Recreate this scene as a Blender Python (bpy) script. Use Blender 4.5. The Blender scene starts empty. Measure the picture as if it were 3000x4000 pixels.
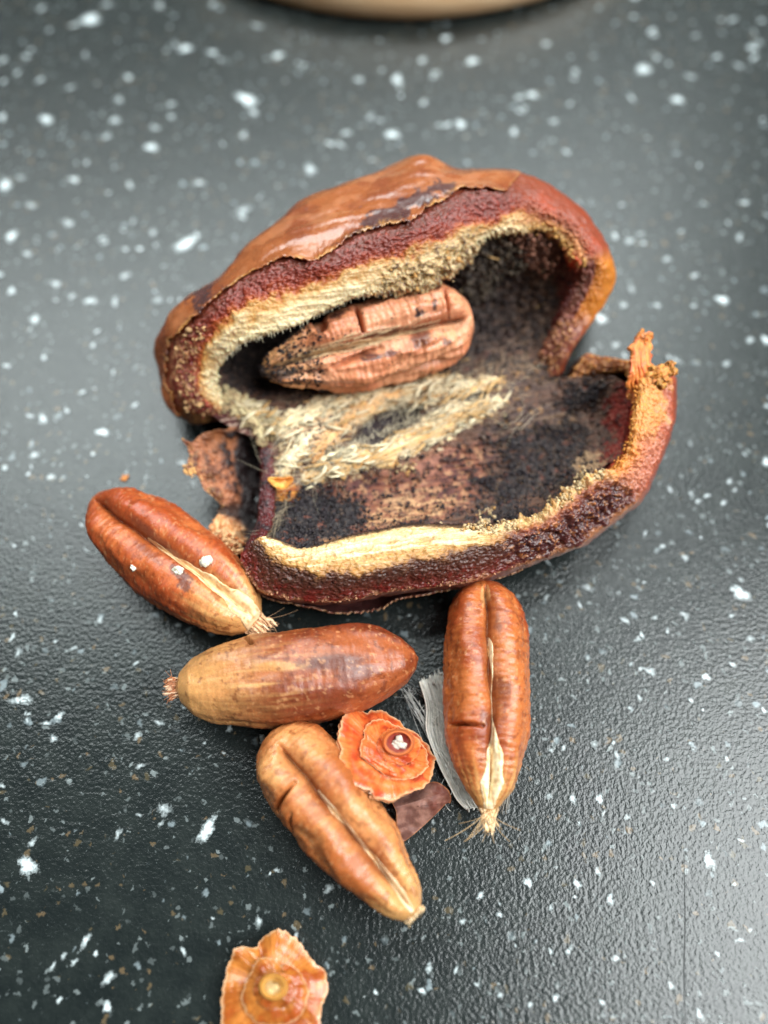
# A torn-open date with its stones on a speckled dark worktop.  All shapes in millimetres, built at true size in metres.
import bpy, math, random
import numpy as np
S = 0.001
rng = np.random.default_rng(7); random.seed(7)
scene = bpy.context.scene
COL = scene.collection

# ------------------------------------------------------------------ camera
H = 68.0; TILT = math.radians(24.0); FPX = 3006.0          # camera height (mm), pitch from straight down, focal length in photo pixels
FWD = np.array([0, math.sin(TILT), -math.cos(TILT)]); UPV = np.array([0, math.cos(TILT), math.sin(TILT)])
CAM = np.array([0.0, 0.0, H])
cd = bpy.data.cameras.new('camera'); cam = bpy.data.objects.new('camera', cd); COL.objects.link(cam)
cam.location = CAM * S; cam.rotation_euler = (TILT, 0, 0)
cd.sensor_fit = 'VERTICAL'; cd.sensor_height = 36.0; cd.sensor_width = 27.0; cd.lens = 36.0 * FPX / 4000.0
cd.clip_start = 0.002; cd.clip_end = 20.0
cd.dof.use_dof = True; cd.dof.focus_distance = 0.0632; cd.dof.aperture_fstop = 11.5
scene.camera = cam

# ------------------------------------------------------------------ light: an overcast window beyond the worktop and to its right
w = bpy.data.worlds.new('World'); scene.world = w; w.use_nodes = True
bg = w.node_tree.nodes['Background']; bg.inputs[0].default_value = (0.84, 0.96, 0.97, 1); bg.inputs[1].default_value = 0.11

def area(name, loc, target, sx, sy, power, col):
    l = bpy.data.lights.new(name, 'AREA'); l.shape = 'RECTANGLE'; l.size = sx; l.size_y = sy; l.energy = power; l.color = col
    o = bpy.data.objects.new(name, l); COL.objects.link(o); o.location = loc
    d = np.array(target) - np.array(loc)
    from mathutils import Vector
    o.rotation_euler = Vector(d).to_track_quat('-Z', 'Y').to_euler()
    return o
area('window_light', (-0.14, 0.72, 1.04), (0.0, 0.03, 0), 1.4, 0.62, 25.5, (0.90, 0.985, 0.98))
area('side_window_light', (0.70, -0.10, 1.00), (0.0, 0.03, 0), 0.74, 0.90, 32.0, (0.94, 0.99, 0.99))

scene.view_settings.view_transform = 'Standard'; scene.view_settings.look = 'None'
scene.view_settings.gamma = 1.0; scene.view_settings.exposure = 0.0
scene.render.resolution_x = 768; scene.render.resolution_y = 1024

# ------------------------------------------------------------------ numeric helpers
def lin(r, g, b, k=0.88):
    c = np.array([r, g, b], float) / 255
    return np.where(c <= 0.04045, c / 12.92, ((c + 0.055) / 1.055) ** 2.4) * k

def unp(px, py, z):
    """point at height z (mm) seen at photo pixel px, py"""
    px, py, z = np.broadcast_arrays(np.asarray(px, float), np.asarray(py, float), np.asarray(z, float))
    xc = (px - 1500) / FPX; yc = (2000 - py) / FPX
    d = xc[..., None] * np.array([1.0, 0, 0]) + yc[..., None] * UPV + FWD
    t = (z - H) / d[..., 2]
    return CAM + d * t[..., None]

def proj(P):
    v = P - CAM; dz = v @ FWD
    return 1500 + FPX * v[..., 0] / dz, 2000 - FPX * (v @ UPV) / dz

def depth(P): return (P - CAM) @ FWD

def _hash(ix, iy, iz, s):
    h = (ix.astype(np.uint32) * np.uint32(374761393) + iy.astype(np.uint32) * np.uint32(668265263)
         + iz.astype(np.uint32) * np.uint32(2147483647) + np.uint32(s * 974711 + 17))
    h = (h ^ (h >> np.uint32(13))) * np.uint32(1274126177)
    h = (h ^ (h >> np.uint32(16))) * np.uint32(2246822519)
    return h ^ (h >> np.uint32(15))

_G = np.array([[1,1,0],[-1,1,0],[1,-1,0],[-1,-1,0],[1,0,1],[-1,0,1],[1,0,-1],[-1,0,-1],[0,1,1],[0,-1,1],[0,1,-1],[0,-1,-1],[1,1,0],[-1,1,0],[0,-1,1],[0,-1,-1]], np.float32)

def noise(P, f=1.0, seed=0):
    sh = P.shape[:-1]; Q = (P.reshape(-1, 3) * f).astype(np.float32)
    I = np.floor(Q).astype(np.int64); F = Q - I
    U = F * F * F * (F * (F * 6 - 15) + 10)
    out = np.zeros(len(Q), np.float32)
    for dx in (0, 1):
        wx = U[:, 0] if dx else 1 - U[:, 0]
        for dy in (0, 1):
            wy = U[:, 1] if dy else 1 - U[:, 1]
            for dz in (0, 1):
                wz = U[:, 2] if dz else 1 - U[:, 2]
                g = _G[_hash(I[:, 0] + dx, I[:, 1] + dy, I[:, 2] + dz, seed) & np.uint32(15)]
                out += wx * wy * wz * (g[:, 0] * (F[:, 0] - dx) + g[:, 1] * (F[:, 1] - dy) + g[:, 2] * (F[:, 2] - dz))
    return out.reshape(sh).astype(float)

def fbm(P, f=1.0, o=4, seed=0, g=0.5):
    r = 0; a = 1.0
    for i in range(o):
        r = r + a * noise(P, f * 2 ** i, seed + i * 11); a *= g
    return r

def sm(a, b, x):
    t = np.clip((x - a) / (b - a + 1e-12), 0, 1); return t * t * (3 - 2 * t)

def mix(c, d, m):
    m = np.asarray(m)[..., None]; return c * (1 - m) + d * m

def ramp(x, stops):
    xs = [s[0] for s in stops]; cs = np.array([s[1] for s in stops])
    return np.stack([np.interp(x, xs, cs[:, i]) for i in range(3)], -1)

def sdist(px, py, poly):
    """signed distance in photo pixels to a polygon, positive inside"""
    sh = np.shape(px); x = np.ravel(px); y = np.ravel(py); p = np.array(poly, float); n = len(p)
    best = np.full(x.shape, 1e18); inside = np.zeros(x.shape, bool)
    for i in range(n):
        a = p[i]; b = p[(i + 1) % n]; e = b - a
        t = np.clip(((x - a[0]) * e[0] + (y - a[1]) * e[1]) / (e @ e + 1e-9), 0, 1)
        best = np.minimum(best, (x - a[0] - t * e[0]) ** 2 + (y - a[1] - t * e[1]) ** 2)
        c = ((a[1] > y) != (b[1] > y)) & (x < (b[0] - a[0]) * (y - a[1]) / (b[1] - a[1] + 1e-12) + a[0])
        inside ^= c
    d = np.sqrt(best); return np.where(inside, d, -d).reshape(sh)

def crom(pts, t, closed=False):
    """Catmull-Rom through pts (N, ...) at float parameters t in 0..N-1 (or 0..N when closed)"""
    p = np.asarray(pts, float); n = len(p); t = np.asarray(t, float)
    i = np.floor(t).astype(int)
    if closed: idx = [(i + k) % n for k in (-1, 0, 1, 2)]
    else:
        i = np.clip(i, 0, n - 2); idx = [np.clip(i + k, 0, n - 1) for k in (-1, 0, 1, 2)]
    f = (t - i).reshape(t.shape + (1,) * (p.ndim - 1))
    a, b, c, d = (p[k] for k in idx)
    return 0.5 * (2 * b + (c - a) * f + (2 * a - 5 * b + 4 * c - d) * f * f + (3 * b - a - 3 * c + d) * f ** 3)

def gnormals(V, wrap):
    if wrap:
        du = np.roll(V, -1, 0) - np.roll(V, 1, 0)
    else:
        du = np.gradient(V, axis=0)
    dv = np.gradient(V, axis=1)
    n = np.cross(du, dv); return n / (np.linalg.norm(n, axis=-1, keepdims=True) + 1e-12)

# ------------------------------------------------------------------ object helpers
def tag(o, label=None, cat=None, group=None, kind=None):
    for k, v in (('label', label), ('category', cat), ('group', group), ('kind', kind)):
        if v: o[k] = v
    return o

def empty(name, base, label, cat, group=None):
    o = bpy.data.objects.new(name, None); COL.objects.link(o); o.location = np.array(base) * S
    o.empty_display_size = 0.004
    return tag(o, label, cat, group)

def origin_of(o):
    v = np.zeros(3)
    while o is not None:
        v = v + np.array(o.location); o = o.parent
    return v / S

def mesh_obj(name, V, quads, mat, parent=None, col=None, rough=None, tris=None, base=None, extra=None):
    V = np.asarray(V, float).reshape(-1, 3)
    b = np.zeros(3) if (parent is None and base is None) else (np.array(base, float) if parent is None else origin_of(parent))
    me = bpy.data.meshes.new(name)
    nq = 0 if quads is None else len(quads); nt = 0 if tris is None else len(tris)
    me.vertices.add(len(V)); me.vertices.foreach_set('co', ((V - b) * S).astype(np.float32).ravel())
    loops = []; 
    if nq: loops.append(np.asarray(quads, np.int32).ravel())
    if nt: loops.append(np.asarray(tris, np.int32).ravel())
    loops = np.concatenate(loops)
    me.loops.add(len(loops)); me.loops.foreach_set('vertex_index', loops)
    starts = np.concatenate([np.arange(nq) * 4, nq * 4 + np.arange(nt) * 3]).astype(np.int32)
    me.polygons.add(nq + nt); me.polygons.foreach_set('loop_start', starts)
    me.polygons.foreach_set('use_smooth', np.ones(nq + nt, bool))
    me.update(calc_edges=True)
    if col is not None:
        a = me.attributes.new('pigment', 'FLOAT_COLOR', 'POINT')
        c = np.ones((len(V), 4), np.float32); c[:, :3] = np.clip(np.asarray(col).reshape(-1, 3), 0.001, 0.95); a.data.foreach_set('color', c.ravel())
    if rough is not None:
        a = me.attributes.new('rough', 'FLOAT', 'POINT'); a.data.foreach_set('value', np.broadcast_to(rough, (len(V),) if np.ndim(rough) == 0 else np.shape(rough)).astype(np.float32).ravel())
    for k, v in (extra or {}).items():
        a = me.attributes.new(k, 'FLOAT', 'POINT'); a.data.foreach_set('value', np.asarray(v, np.float32).ravel())
    me.validate()
    me.materials.append(mat)
    o = bpy.data.objects.new(name, me); COL.objects.link(o)
    if parent is not None: o.parent = parent
    elif base is not None: o.location = b * S
    return o

def gquads(nu, nv, wrap=False, off=0, flip=False):
    i = np.arange(nu if wrap else nu - 1)[:, None]; j = np.arange(nv - 1)[None, :]
    a = i * nv + j; b = ((i + 1) % nu) * nv + j
    q = np.stack([a, b, b + 1, a + 1], -1).reshape(-1, 4) + off
    return q[:, ::-1] if flip else q

def grid_obj(name, V, mat, parent=None, wrap=False, flip=False, **k):
    return mesh_obj(name, V, gquads(V.shape[0], V.shape[1], wrap, 0, flip), mat, parent, **k)

def sheet_obj(name, V, N, th, mat, parent=None, wrap=False, col=None, colb=None, rough=None, **k):
    """thin closed skin: the grid V and a second grid th mm beneath it, joined round the edge"""
    nu, nv = V.shape[:2]; B = V - N * (th[..., None] if np.ndim(th) else th)
    A = np.concatenate([V.reshape(-1, 3), B.reshape(-1, 3)]); n = nu * nv
    q = [gquads(nu, nv, wrap), gquads(nu, nv, wrap, n, True)]
    def strip(ix):
        a = np.array(ix[:-1]); b = np.array(ix[1:]); return np.stack([a, a + n, b + n, b], -1)
    jj = list(range(nv))
    if wrap:
        ring = [i * nv + nv - 1 for i in range(nu)] + [nv - 1]; q.append(strip(ring))
    else:
        q.append(strip([0 * nv + j for j in jj][::-1])); q.append(strip([(nu - 1) * nv + j for j in jj]))
        q.append(strip([i * nv for i in range(nu)])); q.append(strip([i * nv + nv - 1 for i in range(nu)][::-1]))
    c = None
    if col is not None:
        col = np.asarray(col).reshape(-1, 3); c = np.concatenate([col, col if colb is None else np.asarray(colb).reshape(-1, 3)])
    r = None
    if rough is not None:
        r = np.broadcast_to(rough, (nu, nv)).ravel(); r = np.concatenate([r, r])
    return mesh_obj(name, A, np.concatenate(q), mat, parent, col=c, rough=r, **k)

# ------------------------------------------------------------------ materials
def nodes_of(name):
    m = bpy.data.materials.new(name); m.use_nodes = True
    nt = m.node_tree; return m, nt, nt.nodes, nt.links, nt.nodes['Principled BSDF']

def organic(name, rough=None, sss=0.0, radius=(1.0, 0.35, 0.15), vary=0.35, fine=6.0, bump=0.04, bscale=9.0, spec=0.45, stretch=(1, 1, 1), coat=0.0):
    """pigment attribute varied by noise, with fine relief; scales per millimetre"""
    m, nt, N, L, P = nodes_of(name)
    tc = N.new('ShaderNodeTexCoord'); mp = N.new('ShaderNodeMapping'); L.new(tc.outputs['Object'], mp.inputs[0]); mp.inputs['Scale'].default_value = stretch
    at = N.new('ShaderNodeAttribute'); at.attribute_name = 'pigment'
    n1 = N.new('ShaderNodeTexNoise'); n1.inputs['Scale'].default_value = fine / S / 2; n1.inputs['Detail'].default_value = 5; n1.inputs['Roughness'].default_value = 0.65
    L.new(mp.outputs[0], n1.inputs['Vector'])
    mr = N.new('ShaderNodeMapRange'); mr.inputs[1].default_value = 0.25; mr.inputs[2].default_value = 0.75; mr.inputs[3].default_value = 1 - vary; mr.inputs[4].default_value = 1 + vary
    L.new(n1.outputs[0], mr.inputs[0])
    mx = N.new('ShaderNodeMix'); mx.data_type = 'RGBA'; mx.blend_type = 'MULTIPLY'; mx.inputs[0].default_value = 1.0
    L.new(at.outputs['Color'], mx.inputs[6]); cb = N.new('ShaderNodeCombineColor')
    for i in range(3): L.new(mr.outputs[0], cb.inputs[i])
    L.new(cb.outputs[0], mx.inputs[7]); L.new(mx.outputs[2], P.inputs['Base Color'])
    if rough is None:
        ar = N.new('ShaderNodeAttribute'); ar.attribute_name = 'rough'
        ad = N.new('ShaderNodeMath'); ad.operation = 'MULTIPLY_ADD'; ad.use_clamp = True; ad.inputs[1].default_value = 0.25; L.new(n1.outputs[0], ad.inputs[0])
        sb = N.new('ShaderNodeMath'); sb.operation = 'SUBTRACT'; sb.inputs[1].default_value = 0.12; L.new(ar.outputs['Fac'], sb.inputs[0]); L.new(sb.outputs[0], ad.inputs[2])
        L.new(ad.outputs[0], P.inputs['Roughness'])
    else: P.inputs['Roughness'].default_value = rough
    P.inputs['Specular IOR Level'].default_value = spec
    if coat: P.inputs['Coat Weight'].default_value = coat; P.inputs['Coat Roughness'].default_value = 0.25
    if sss:
        P.inputs['Subsurface Weight'].default_value = sss; P.inputs['Subsurface Radius'].default_value = radius; P.inputs['Subsurface Scale'].default_value = 0.0008
    n2 = N.new('ShaderNodeTexNoise'); n2.inputs['Scale'].default_value = bscale / S / 2; n2.inputs['Detail'].default_value = 4; n2.inputs['Roughness'].default_value = 0.6
    L.new(mp.outputs[0], n2.inputs['Vector'])
    bp = N.new('ShaderNodeBump'); bp.inputs['Strength'].default_value = 1.0; bp.inputs['Distance'].default_value = bump * S
    L.new(n2.outputs[0], bp.inputs['Height']); L.new(bp.outputs[0], P.inputs['Normal'])
    return m

M_SKIN = organic('date_skin', None, 0.10, vary=0.16, fine=4.0, bump=0.022, bscale=7.0, spec=0.6, coat=0.35)
M_DRY = organic('dry_skin', None, 0.06, vary=0.22, fine=5.0, bump=0.05, bscale=6.0, spec=0.35)
M_FLESH = organic('date_flesh', None, 0.30, vary=0.32, fine=8.0, bump=0.06, bscale=9.0, spec=0.5)
M_LINING = organic('cavity_lining', None, 0.04, vary=0.45, fine=9.0, bump=0.10, bscale=9.0, spec=0.35)
M_SEED = organic('seed_coat', None, 0.12, vary=0.22, fine=7.0, bump=0.03, bscale=14.0, spec=0.5)
M_FIBRE = organic('plant_fibre', 0.7, 0.05, vary=0.2, fine=6.0, bump=0.0, spec=0.3)
M_CRUMB = organic('crumb', 0.65, 0.12, vary=0.25, fine=8.0, bump=0.04, spec=0.35)
M_MOULD = organic('mould', 0.6, 0.0, vary=0.4, fine=8.0, bump=0.03, spec=0.3)
M_CAP = organic('fruit_cap_tissue', None, 0.12, vary=0.18, fine=4.0, bump=0.03, bscale=6.0, spec=0.5, coat=0.25)
# ------------------------------------------------------------------ worktop
def worktop_mat():
    m, nt, N, L, P = nodes_of('speckled_laminate')
    tc = N.new('ShaderNodeTexCoord')
    def nz(scale, det=3, rough=0.55, vec=None):
        n = N.new('ShaderNodeTexNoise'); n.inputs['Scale'].default_value = scale / S; n.inputs['Detail'].default_value = det; n.inputs['Roughness'].default_value = rough
        L.new(vec or tc.outputs['Object'], n.inputs['Vector']); return n
    def math_(op, a, b=None, c=None):
        n = N.new('ShaderNodeMath'); n.operation = op
        for i, v in enumerate((a, b, c)):
            if v is None: continue
            if isinstance(v, (int, float)): n.inputs[i].default_value = v
            else: L.new(v, n.inputs[i])
        return n.outputs[0]
    def step(x, a, b):
        n = N.new('ShaderNodeMapRange'); n.interpolation_type = 'SMOOTHSTEP'; n.inputs[1].default_value = a; n.inputs[2].default_value = b; L.new(x, n.inputs[0]); return n.outputs[0]
    def cmix(f, a, b):
        n = N.new('ShaderNodeMix'); n.data_type = 'RGBA'; L.new(f, n.inputs[0])
        for i, v in ((6, a), (7, b)):
            if isinstance(v, tuple): n.inputs[i].default_value = v + (1,)
            else: L.new(v, n.inputs[i])
        return n.outputs[2]
    # warped coordinates make the chips irregular
    wn = nz(0.8, 4, 0.65); wv = N.new('ShaderNodeVectorMath'); wv.operation = 'SCALE'; wv.inputs['Scale'].default_value = 1.7 * S
    sub = N.new('ShaderNodeVectorMath'); sub.operation = 'SUBTRACT'; sub.inputs[1].default_value = (0.5, 0.5, 0.5); L.new(wn.outputs['Color'], sub.inputs[0]); L.new(sub.outputs[0], wv.inputs[0])
    ad = N.new('ShaderNodeVectorMath'); ad.operation = 'ADD'; L.new(tc.outputs['Object'], ad.inputs[0]); L.new(wv.outputs[0], ad.inputs[1])
    def chips(scale, frac, rmin, rmax, off):
        v = N.new('ShaderNodeTexVoronoi'); v.inputs['Scale'].default_value = scale / S; v.voronoi_dimensions = '2D'
        o = N.new('ShaderNodeVectorMath'); o.operation = 'ADD'; o.inputs[1].default_value = (off * 0.01, off * 0.007, 0); L.new(ad.outputs[0], o.inputs[0]); L.new(o.outputs[0], v.inputs['Vector'])
        sp = N.new('ShaderNodeSeparateColor'); L.new(v.outputs['Color'], sp.inputs[0])
        on = math_('LESS_THAN', sp.outputs[0], frac)
        rad = math_('MULTIPLY_ADD', math_('POWER', sp.outputs[1], 2.0), rmax - rmin, rmin)
        edge = step(math_('SUBTRACT', rad, v.outputs['Distance']), 0.0, 0.16)
        return math_('MULTIPLY', on, edge), sp.outputs[2]
    base = cmix(step(nz(0.35, 5, 0.7).outputs[0], 0.35, 0.7), (0.0066, 0.0096, 0.0096), (0.0130, 0.0170, 0.0160))
    f1, r1 = chips(1.0, 0.32, 0.08, 0.34, 1)     # tan and ochre grit
    base = cmix(math_('MULTIPLY', f1, 0.6), base, cmix(r1, (0.075, 0.060, 0.030), (0.16, 0.105, 0.055)))
    f2, r2 = chips(0.62, 0.34, 0.06, 0.27, 5)      # pale blue-grey grit
    base = cmix(math_('MULTIPLY', f2, math_('MULTIPLY_ADD', r2, 0.6, 0.2)), base, (0.26, 0.31, 0.33))
    f3, r3 = chips(1.4, 0.36, 0.10, 0.42, 9)     # dust-fine pale grit
    base = cmix(math_('MULTIPLY', f3, math_('MULTIPLY_ADD', r3, 0.5, 0.1)), base, (0.22, 0.25, 0.25))
    # large chips come as a mesh attribute of the chip sheet; zero on the plain top
    L.new(base, P.inputs['Base Color'])
    P.inputs['Roughness'].default_value = 0.23; P.inputs['Specular IOR Level'].default_value = 0.48
    e1 = nz(3.0, 2, 0.5); e2 = nz(0.55, 2, 0.5)
    h = math_('ADD', math_('MULTIPLY', e1.outputs[0], 1.0), math_('MULTIPLY', e2.outputs[0], 0.25))
    bp = N.new('ShaderNodeBump'); bp.inputs['Strength'].default_value = 1.0; bp.inputs['Distance'].default_value = 0.054 * S; L.new(h, bp.inputs['Height']); L.new(bp.outputs[0], P.inputs['Normal'])
    return m, P, bp
M_TOP, _, _ = worktop_mat()

def chip_mat():
    """white chips printed in the laminate: same relief and gloss, opacity fading at the ragged rim"""
    m = M_TOP.copy(); m.name = 'laminate_chip'; nt = m.node_tree; N = nt.nodes; L = nt.links
    P = next(n for n in N if n.type == 'BSDF_PRINCIPLED')
    src = P.inputs['Base Color'].links[0].from_socket
    at = N.new('ShaderNodeAttribute'); at.attribute_name = 'pigment'
    ce = N.new('ShaderNodeAttribute'); ce.attribute_name = 'core'
    tc = N.new('ShaderNodeTexCoord'); n = N.new('ShaderNodeTexNoise'); n.inputs['Scale'].default_value = 3.0 / S; n.inputs['Detail'].default_value = 5; n.inputs['Roughness'].default_value = 0.7; L.new(tc.outputs['Object'], n.inputs['Vector'])
    a = N.new('ShaderNodeMath'); a.operation = 'MULTIPLY_ADD'; a.inputs[1].default_value = 1.7; L.new(n.outputs[0], a.inputs[0]); L.new(ce.outputs['Fac'], a.inputs[2])
    mr = N.new('ShaderNodeMapRange'); mr.interpolation_type = 'SMOOTHSTEP'; mr.inputs[1].default_value = 0.80; mr.inputs[2].default_value = 1.75; L.new(a.outputs[0], mr.inputs[0])
    mx = N.new('ShaderNodeMix'); mx.data_type = 'RGBA'; L.new(mr.outputs[0], mx.inputs[0]); L.new(src, mx.inputs[6]); L.new(at.outputs['Color'], mx.inputs[7]); L.new(mx.outputs[2], P.inputs['Base Color'])
    return m
M_CHIP = chip_mat()

TW, TD = 420.0, 420.0
def slab():
    # slab with a softened edge, top face at z = 0
    b = np.array([0, 60.0, 0]); r = 3.0; rows = []
    prof = [(0, 0), (r, 0)] + [(r * (1 - math.sin(a)) * 0 + r * (1 - math.cos(0)) , 0) for a in ()]
    ring = []
    for inset, z in ((r, 0.0), (r * 0.3, -r * 0.3), (0.0, -r), (0.0, -38.0)):
        x, y = TW - inset, TD - inset
        ring.append([(-x, -y, z), (x, -y, z), (x, y, z), (-x, y, z)])
    V = np.array(ring).reshape(-1, 3) + b; q = [(0, 1, 2, 3)]
    for k in range(3):
        for i in range(4):
            j = (i + 1) % 4; q.append((4 * k + j, 4 * k + i, 4 * k + 4 + i, 4 * k + 4 + j))
    q.append((15, 14, 13, 12))
    o = mesh_obj('worktop', V, q, M_TOP, None, base=b)
    for p in o.data.polygons: p.use_smooth = False
    return o
top = slab(); tag(top, 'dark speckled laminate worktop under the torn fruit', None, None, 'structure')

# white chips of the laminate, in photo pixels / 1.808: x, y, size, brightness, stretch, angle
CH = [(195,42,26,.9,1.7,0),(90,18,12,.5,1,0),(400,105,17,.9,1,0),(600,120,15,.8,1,0),(345,12,12,.6,1,0),(460,10,11,.5,1,0),(963,83,13,.8,1,0),(1020,132,16,.9,1,0),
(858,172,17,.9,1.1,80),(848,290,18,1,1,0),(995,268,16,.9,1,0),(533,215,26,1,1.4,-30),(548,243,14,.6,1,0),(100,258,18,.9,1.2,0),(327,318,17,.9,1,0),(277,167,12,.7,1,0),
(57,122,11,.5,1,0),(1150,205,15,.8,1,0),(1122,210,13,.5,1,0),(1125,240,12,.5,1,0),(1390,150,21,.8,1.6,10),(1463,215,16,.9,1,0),(1625,103,13,.8,1,0),(248,260,14,.6,1,0),(370,225,11,.5,1,0),
(370,252,11,.5,1,0),(230,295,12,.5,1,0),(912,130,13,.6,1,0),(775,172,12,.6,1,0),(1180,95,12,.5,1,0),(1645,45,9,.6,1,0),(1412,75,10,.6,1,0),(1240,170,9,.5,1,0),(1195,262,11,.5,1,0),(1110,285,13,.7,1,0),
(950,270,10,.5,1,0),(915,222,11,.6,1,0),(748,287,13,.5,1,0),(820,260,9,.5,1,0),(670,366,19,.6,1,0),(525,455,18,.5,1.3,0),(430,395,14,.5,1.3,0),(12,400,19,.9,1,0),(160,388,13,.8,1.4,0),
(25,510,17,.9,1,70),(402,526,27,1,1.9,28),(425,508,10,.7,1,0),(25,628,12,.8,1,0),(222,515,12,.5,1,0),(148,482,14,.6,1.4,0),(75,690,14,.8,1.5,-50),(196,650,15,.7,1.3,0),(155,640,10,.5,1,0),(95,772,10,.6,1,0),
(221,933,15,1,1.2,0),(93,905,15,.7,1.2,-50),(145,887,10,.6,1,0),(395,1000,14,.6,1,-60),(15,790,10,.6,1.4,0),(75,983,13,.6,1,0),(110,1030,12,.6,1,0),(10,1010,10,.6,1,0),
(1560,648,16,1,1.2,0),(1298,688,18,1,1.1,0),(1655,735,14,.9,1,0),(1655,998,14,.9,1,0),(1600,1282,23,1,1.8,-15),(1330,745,12,.5,1,0),(1420,660,10,.5,1,0),(1440,560,12,.4,1,0),
(1360,520,13,.5,1,0),(1500,595,10,.5,1,0),(1575,1040,10,.5,1,0),(1508,1083,9,.5,1,0),(1430,1180,9,.6,1,0),(1480,1205,10,.6,1,0),(1525,1462,11,1,1,0),(1405,1450,13,.6,1,0),(1492,1513,8,.6,1,-40),(1385,1445,8,.5,1,0),
(1362,1435,7,.5,1,0),(1382,1508,8,.5,1,0),(1295,1725,12,1,1,70),(1532,1860,20,.7,1.3,80),(1455,1740,9,.6,1,0),(1185,1720,11,.4,1,0),(1238,1725,12,.6,1,70),(1140,1905,13,.8,1,0),(1248,1910,12,.8,1,0),
(1318,1945,12,.7,1,40),(1480,1880,9,.5,1,60),(1410,1907,7,.5,1,0),(1355,1765,9,.5,1,0),(1570,1640,8,.5,1,0),(1440,1640,8,.5,1,0),(1218,1615,8,.5,1,0),(1190,1620,8,.5,1,0),(1325,1605,6,.5,1,0),(1360,1530,6,.5,1,0),
(48,1512,22,.75,1.9,12),(128,1548,13,.6,1,0),(62,1542,7,.5,1,0),(100,1562,10,.5,1.6,0),(115,1595,12,.6,1.3,0),(60,1870,26,1,1.6,-5),(447,1793,26,1,2.2,48),(355,1748,19,.45,1.3,55),(255,1802,13,.45,1.8,80),(70,1820,12,.5,1.5,30),
(185,2032,15,.7,1.6,70),(138,2065,10,.5,1,0),(160,2078,10,.5,1,0),(235,2112,18,.6,1.3,50),(116,2085,9,.5,2,80),(232,2176,14,1,1.2,0),(128,2160,9,.7,1,0),(207,2060,8,.7,1.3,0),(396,2055,10,.7,1.4,-60),(297,1590,12,.4,1,60),(302,1655,10,.5,1.5,20),
(160,1400,9,.4,1.5,40),(40,1410,13,.4,1.8,60),(215,1340,10,.5,1.2,0),(495,1575,11,.45,1,0),(710,1920,14,.6,1,70),(640,2020,8,.5,1,0),(385,1350,7,.5,1,0),(300,1760,8,.4,1,0),(560,1990,12,.6,1,0),(598,1880,8,.5,1,0),
(1000,1990,9,.5,1,0),(925,2090,11,.6,2,80),(985,2095,9,.5,1.8,70),(912,2140,10,.8,1.3,-20),(1080,2150,9,.5,1,0),(1145,2170,9,.6,1,0),(1200,2155,10,.7,1,40),(1450,2130,10,.6,1,70),(1510,2190,11,.7,1,60),(1300,2165,8,.6,1,0),(1190,2055,8,.6,1,0),
(1330,2070,10,.7,1,30),(1550,2060,8,.5,1,0),(1620,2010,7,.5,1,0),(1650,1535,8,.8,1,0),(1480,1330,13,.4,1,0),(1350,1340,11,.5,1.4,-40),(1380,1380,11,.5,1.6,30),(1620,1380,11,.5,1,0),(1580,1330,9,.4,1,0),(1270,1270,14,.4,1.3,-20)]
def chips():
    V = []; T = []; C = []; K = []; n0 = 0; white = lin(225, 236, 238)
    items = [(a * 1.8083, b * 1.8083, s * 1.8083 * (0.74 if b < 900 else 0.84), br, st, an) for a, b, s, br, st, an in CH]
    for i in range(520):
        yy = rng.uniform(-300, 4050) if i < 240 else rng.uniform(-300, 2300); items.append((rng.uniform(-800, 3800), yy, rng.uniform(7, 17) * (1.1 if yy < 1200 else 1), rng.uniform(0.28, 0.75), rng.uniform(1, 1.8), rng.uniform(0, 180)))
    for (px, py, s, br, st, an) in items:
        c = unp(px, py, 0.0); r = s * depth(c) / FPX * (1.25 if py < 1500 else 1.05); n = 16; rings = 4
        a = math.radians(an); ph = rng.uniform(0, 9); px_, py_ = rng.uniform(0, 99, 2)
        pts = [(0, 0, 1.0)]
        for k in range(1, rings + 1):
            for j in range(n):
                th = 2 * math.pi * j / n
                rr = r * k / rings * (1 + 0.22 * math.sin(2 * th + ph) + 0.14 * math.sin(3 * th + 2 * ph) + 0.09 * math.sin(5 * th + ph * 3))
                x, y = rr * math.cos(th) * math.sqrt(st), rr * math.sin(th) / math.sqrt(st)
                pts.append((x * math.cos(a) - y * math.sin(a), x * math.sin(a) + y * math.cos(a), 1 - k / rings))
        n1 = len(pts)
        for x, y, k in pts:
            V.append((c[0] + x, c[1] + y, 0.012)); K.append(k * (0.55 + 0.5 * br)); C.append(white * (0.30 + 0.62 * br))
        for j in range(n):
            T.append((n0, n0 + 1 + j, n0 + 1 + (j + 1) % n))
            for k in range(rings - 1):
                a0 = n0 + 1 + k * n; b0 = a0 + n; jn = (j + 1) % n
                T.append((a0 + j, b0 + j, b0 + jn)); T.append((a0 + j, b0 + jn, a0 + jn))
        n0 += n1
    # chips may overlap: lift each by a hair so no two lie in one plane
    V = np.array(V); idx = np.arange(len(V)) // (1 + 16 * 4); V[:, 2] += idx * 0.00006
    o = mesh_obj('laminate_chips', V, None, M_CHIP, top, tris=T, col=np.array(C), extra={'core': np.array(K)})
    o['kind'] = 'stuff'
chips()

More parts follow.
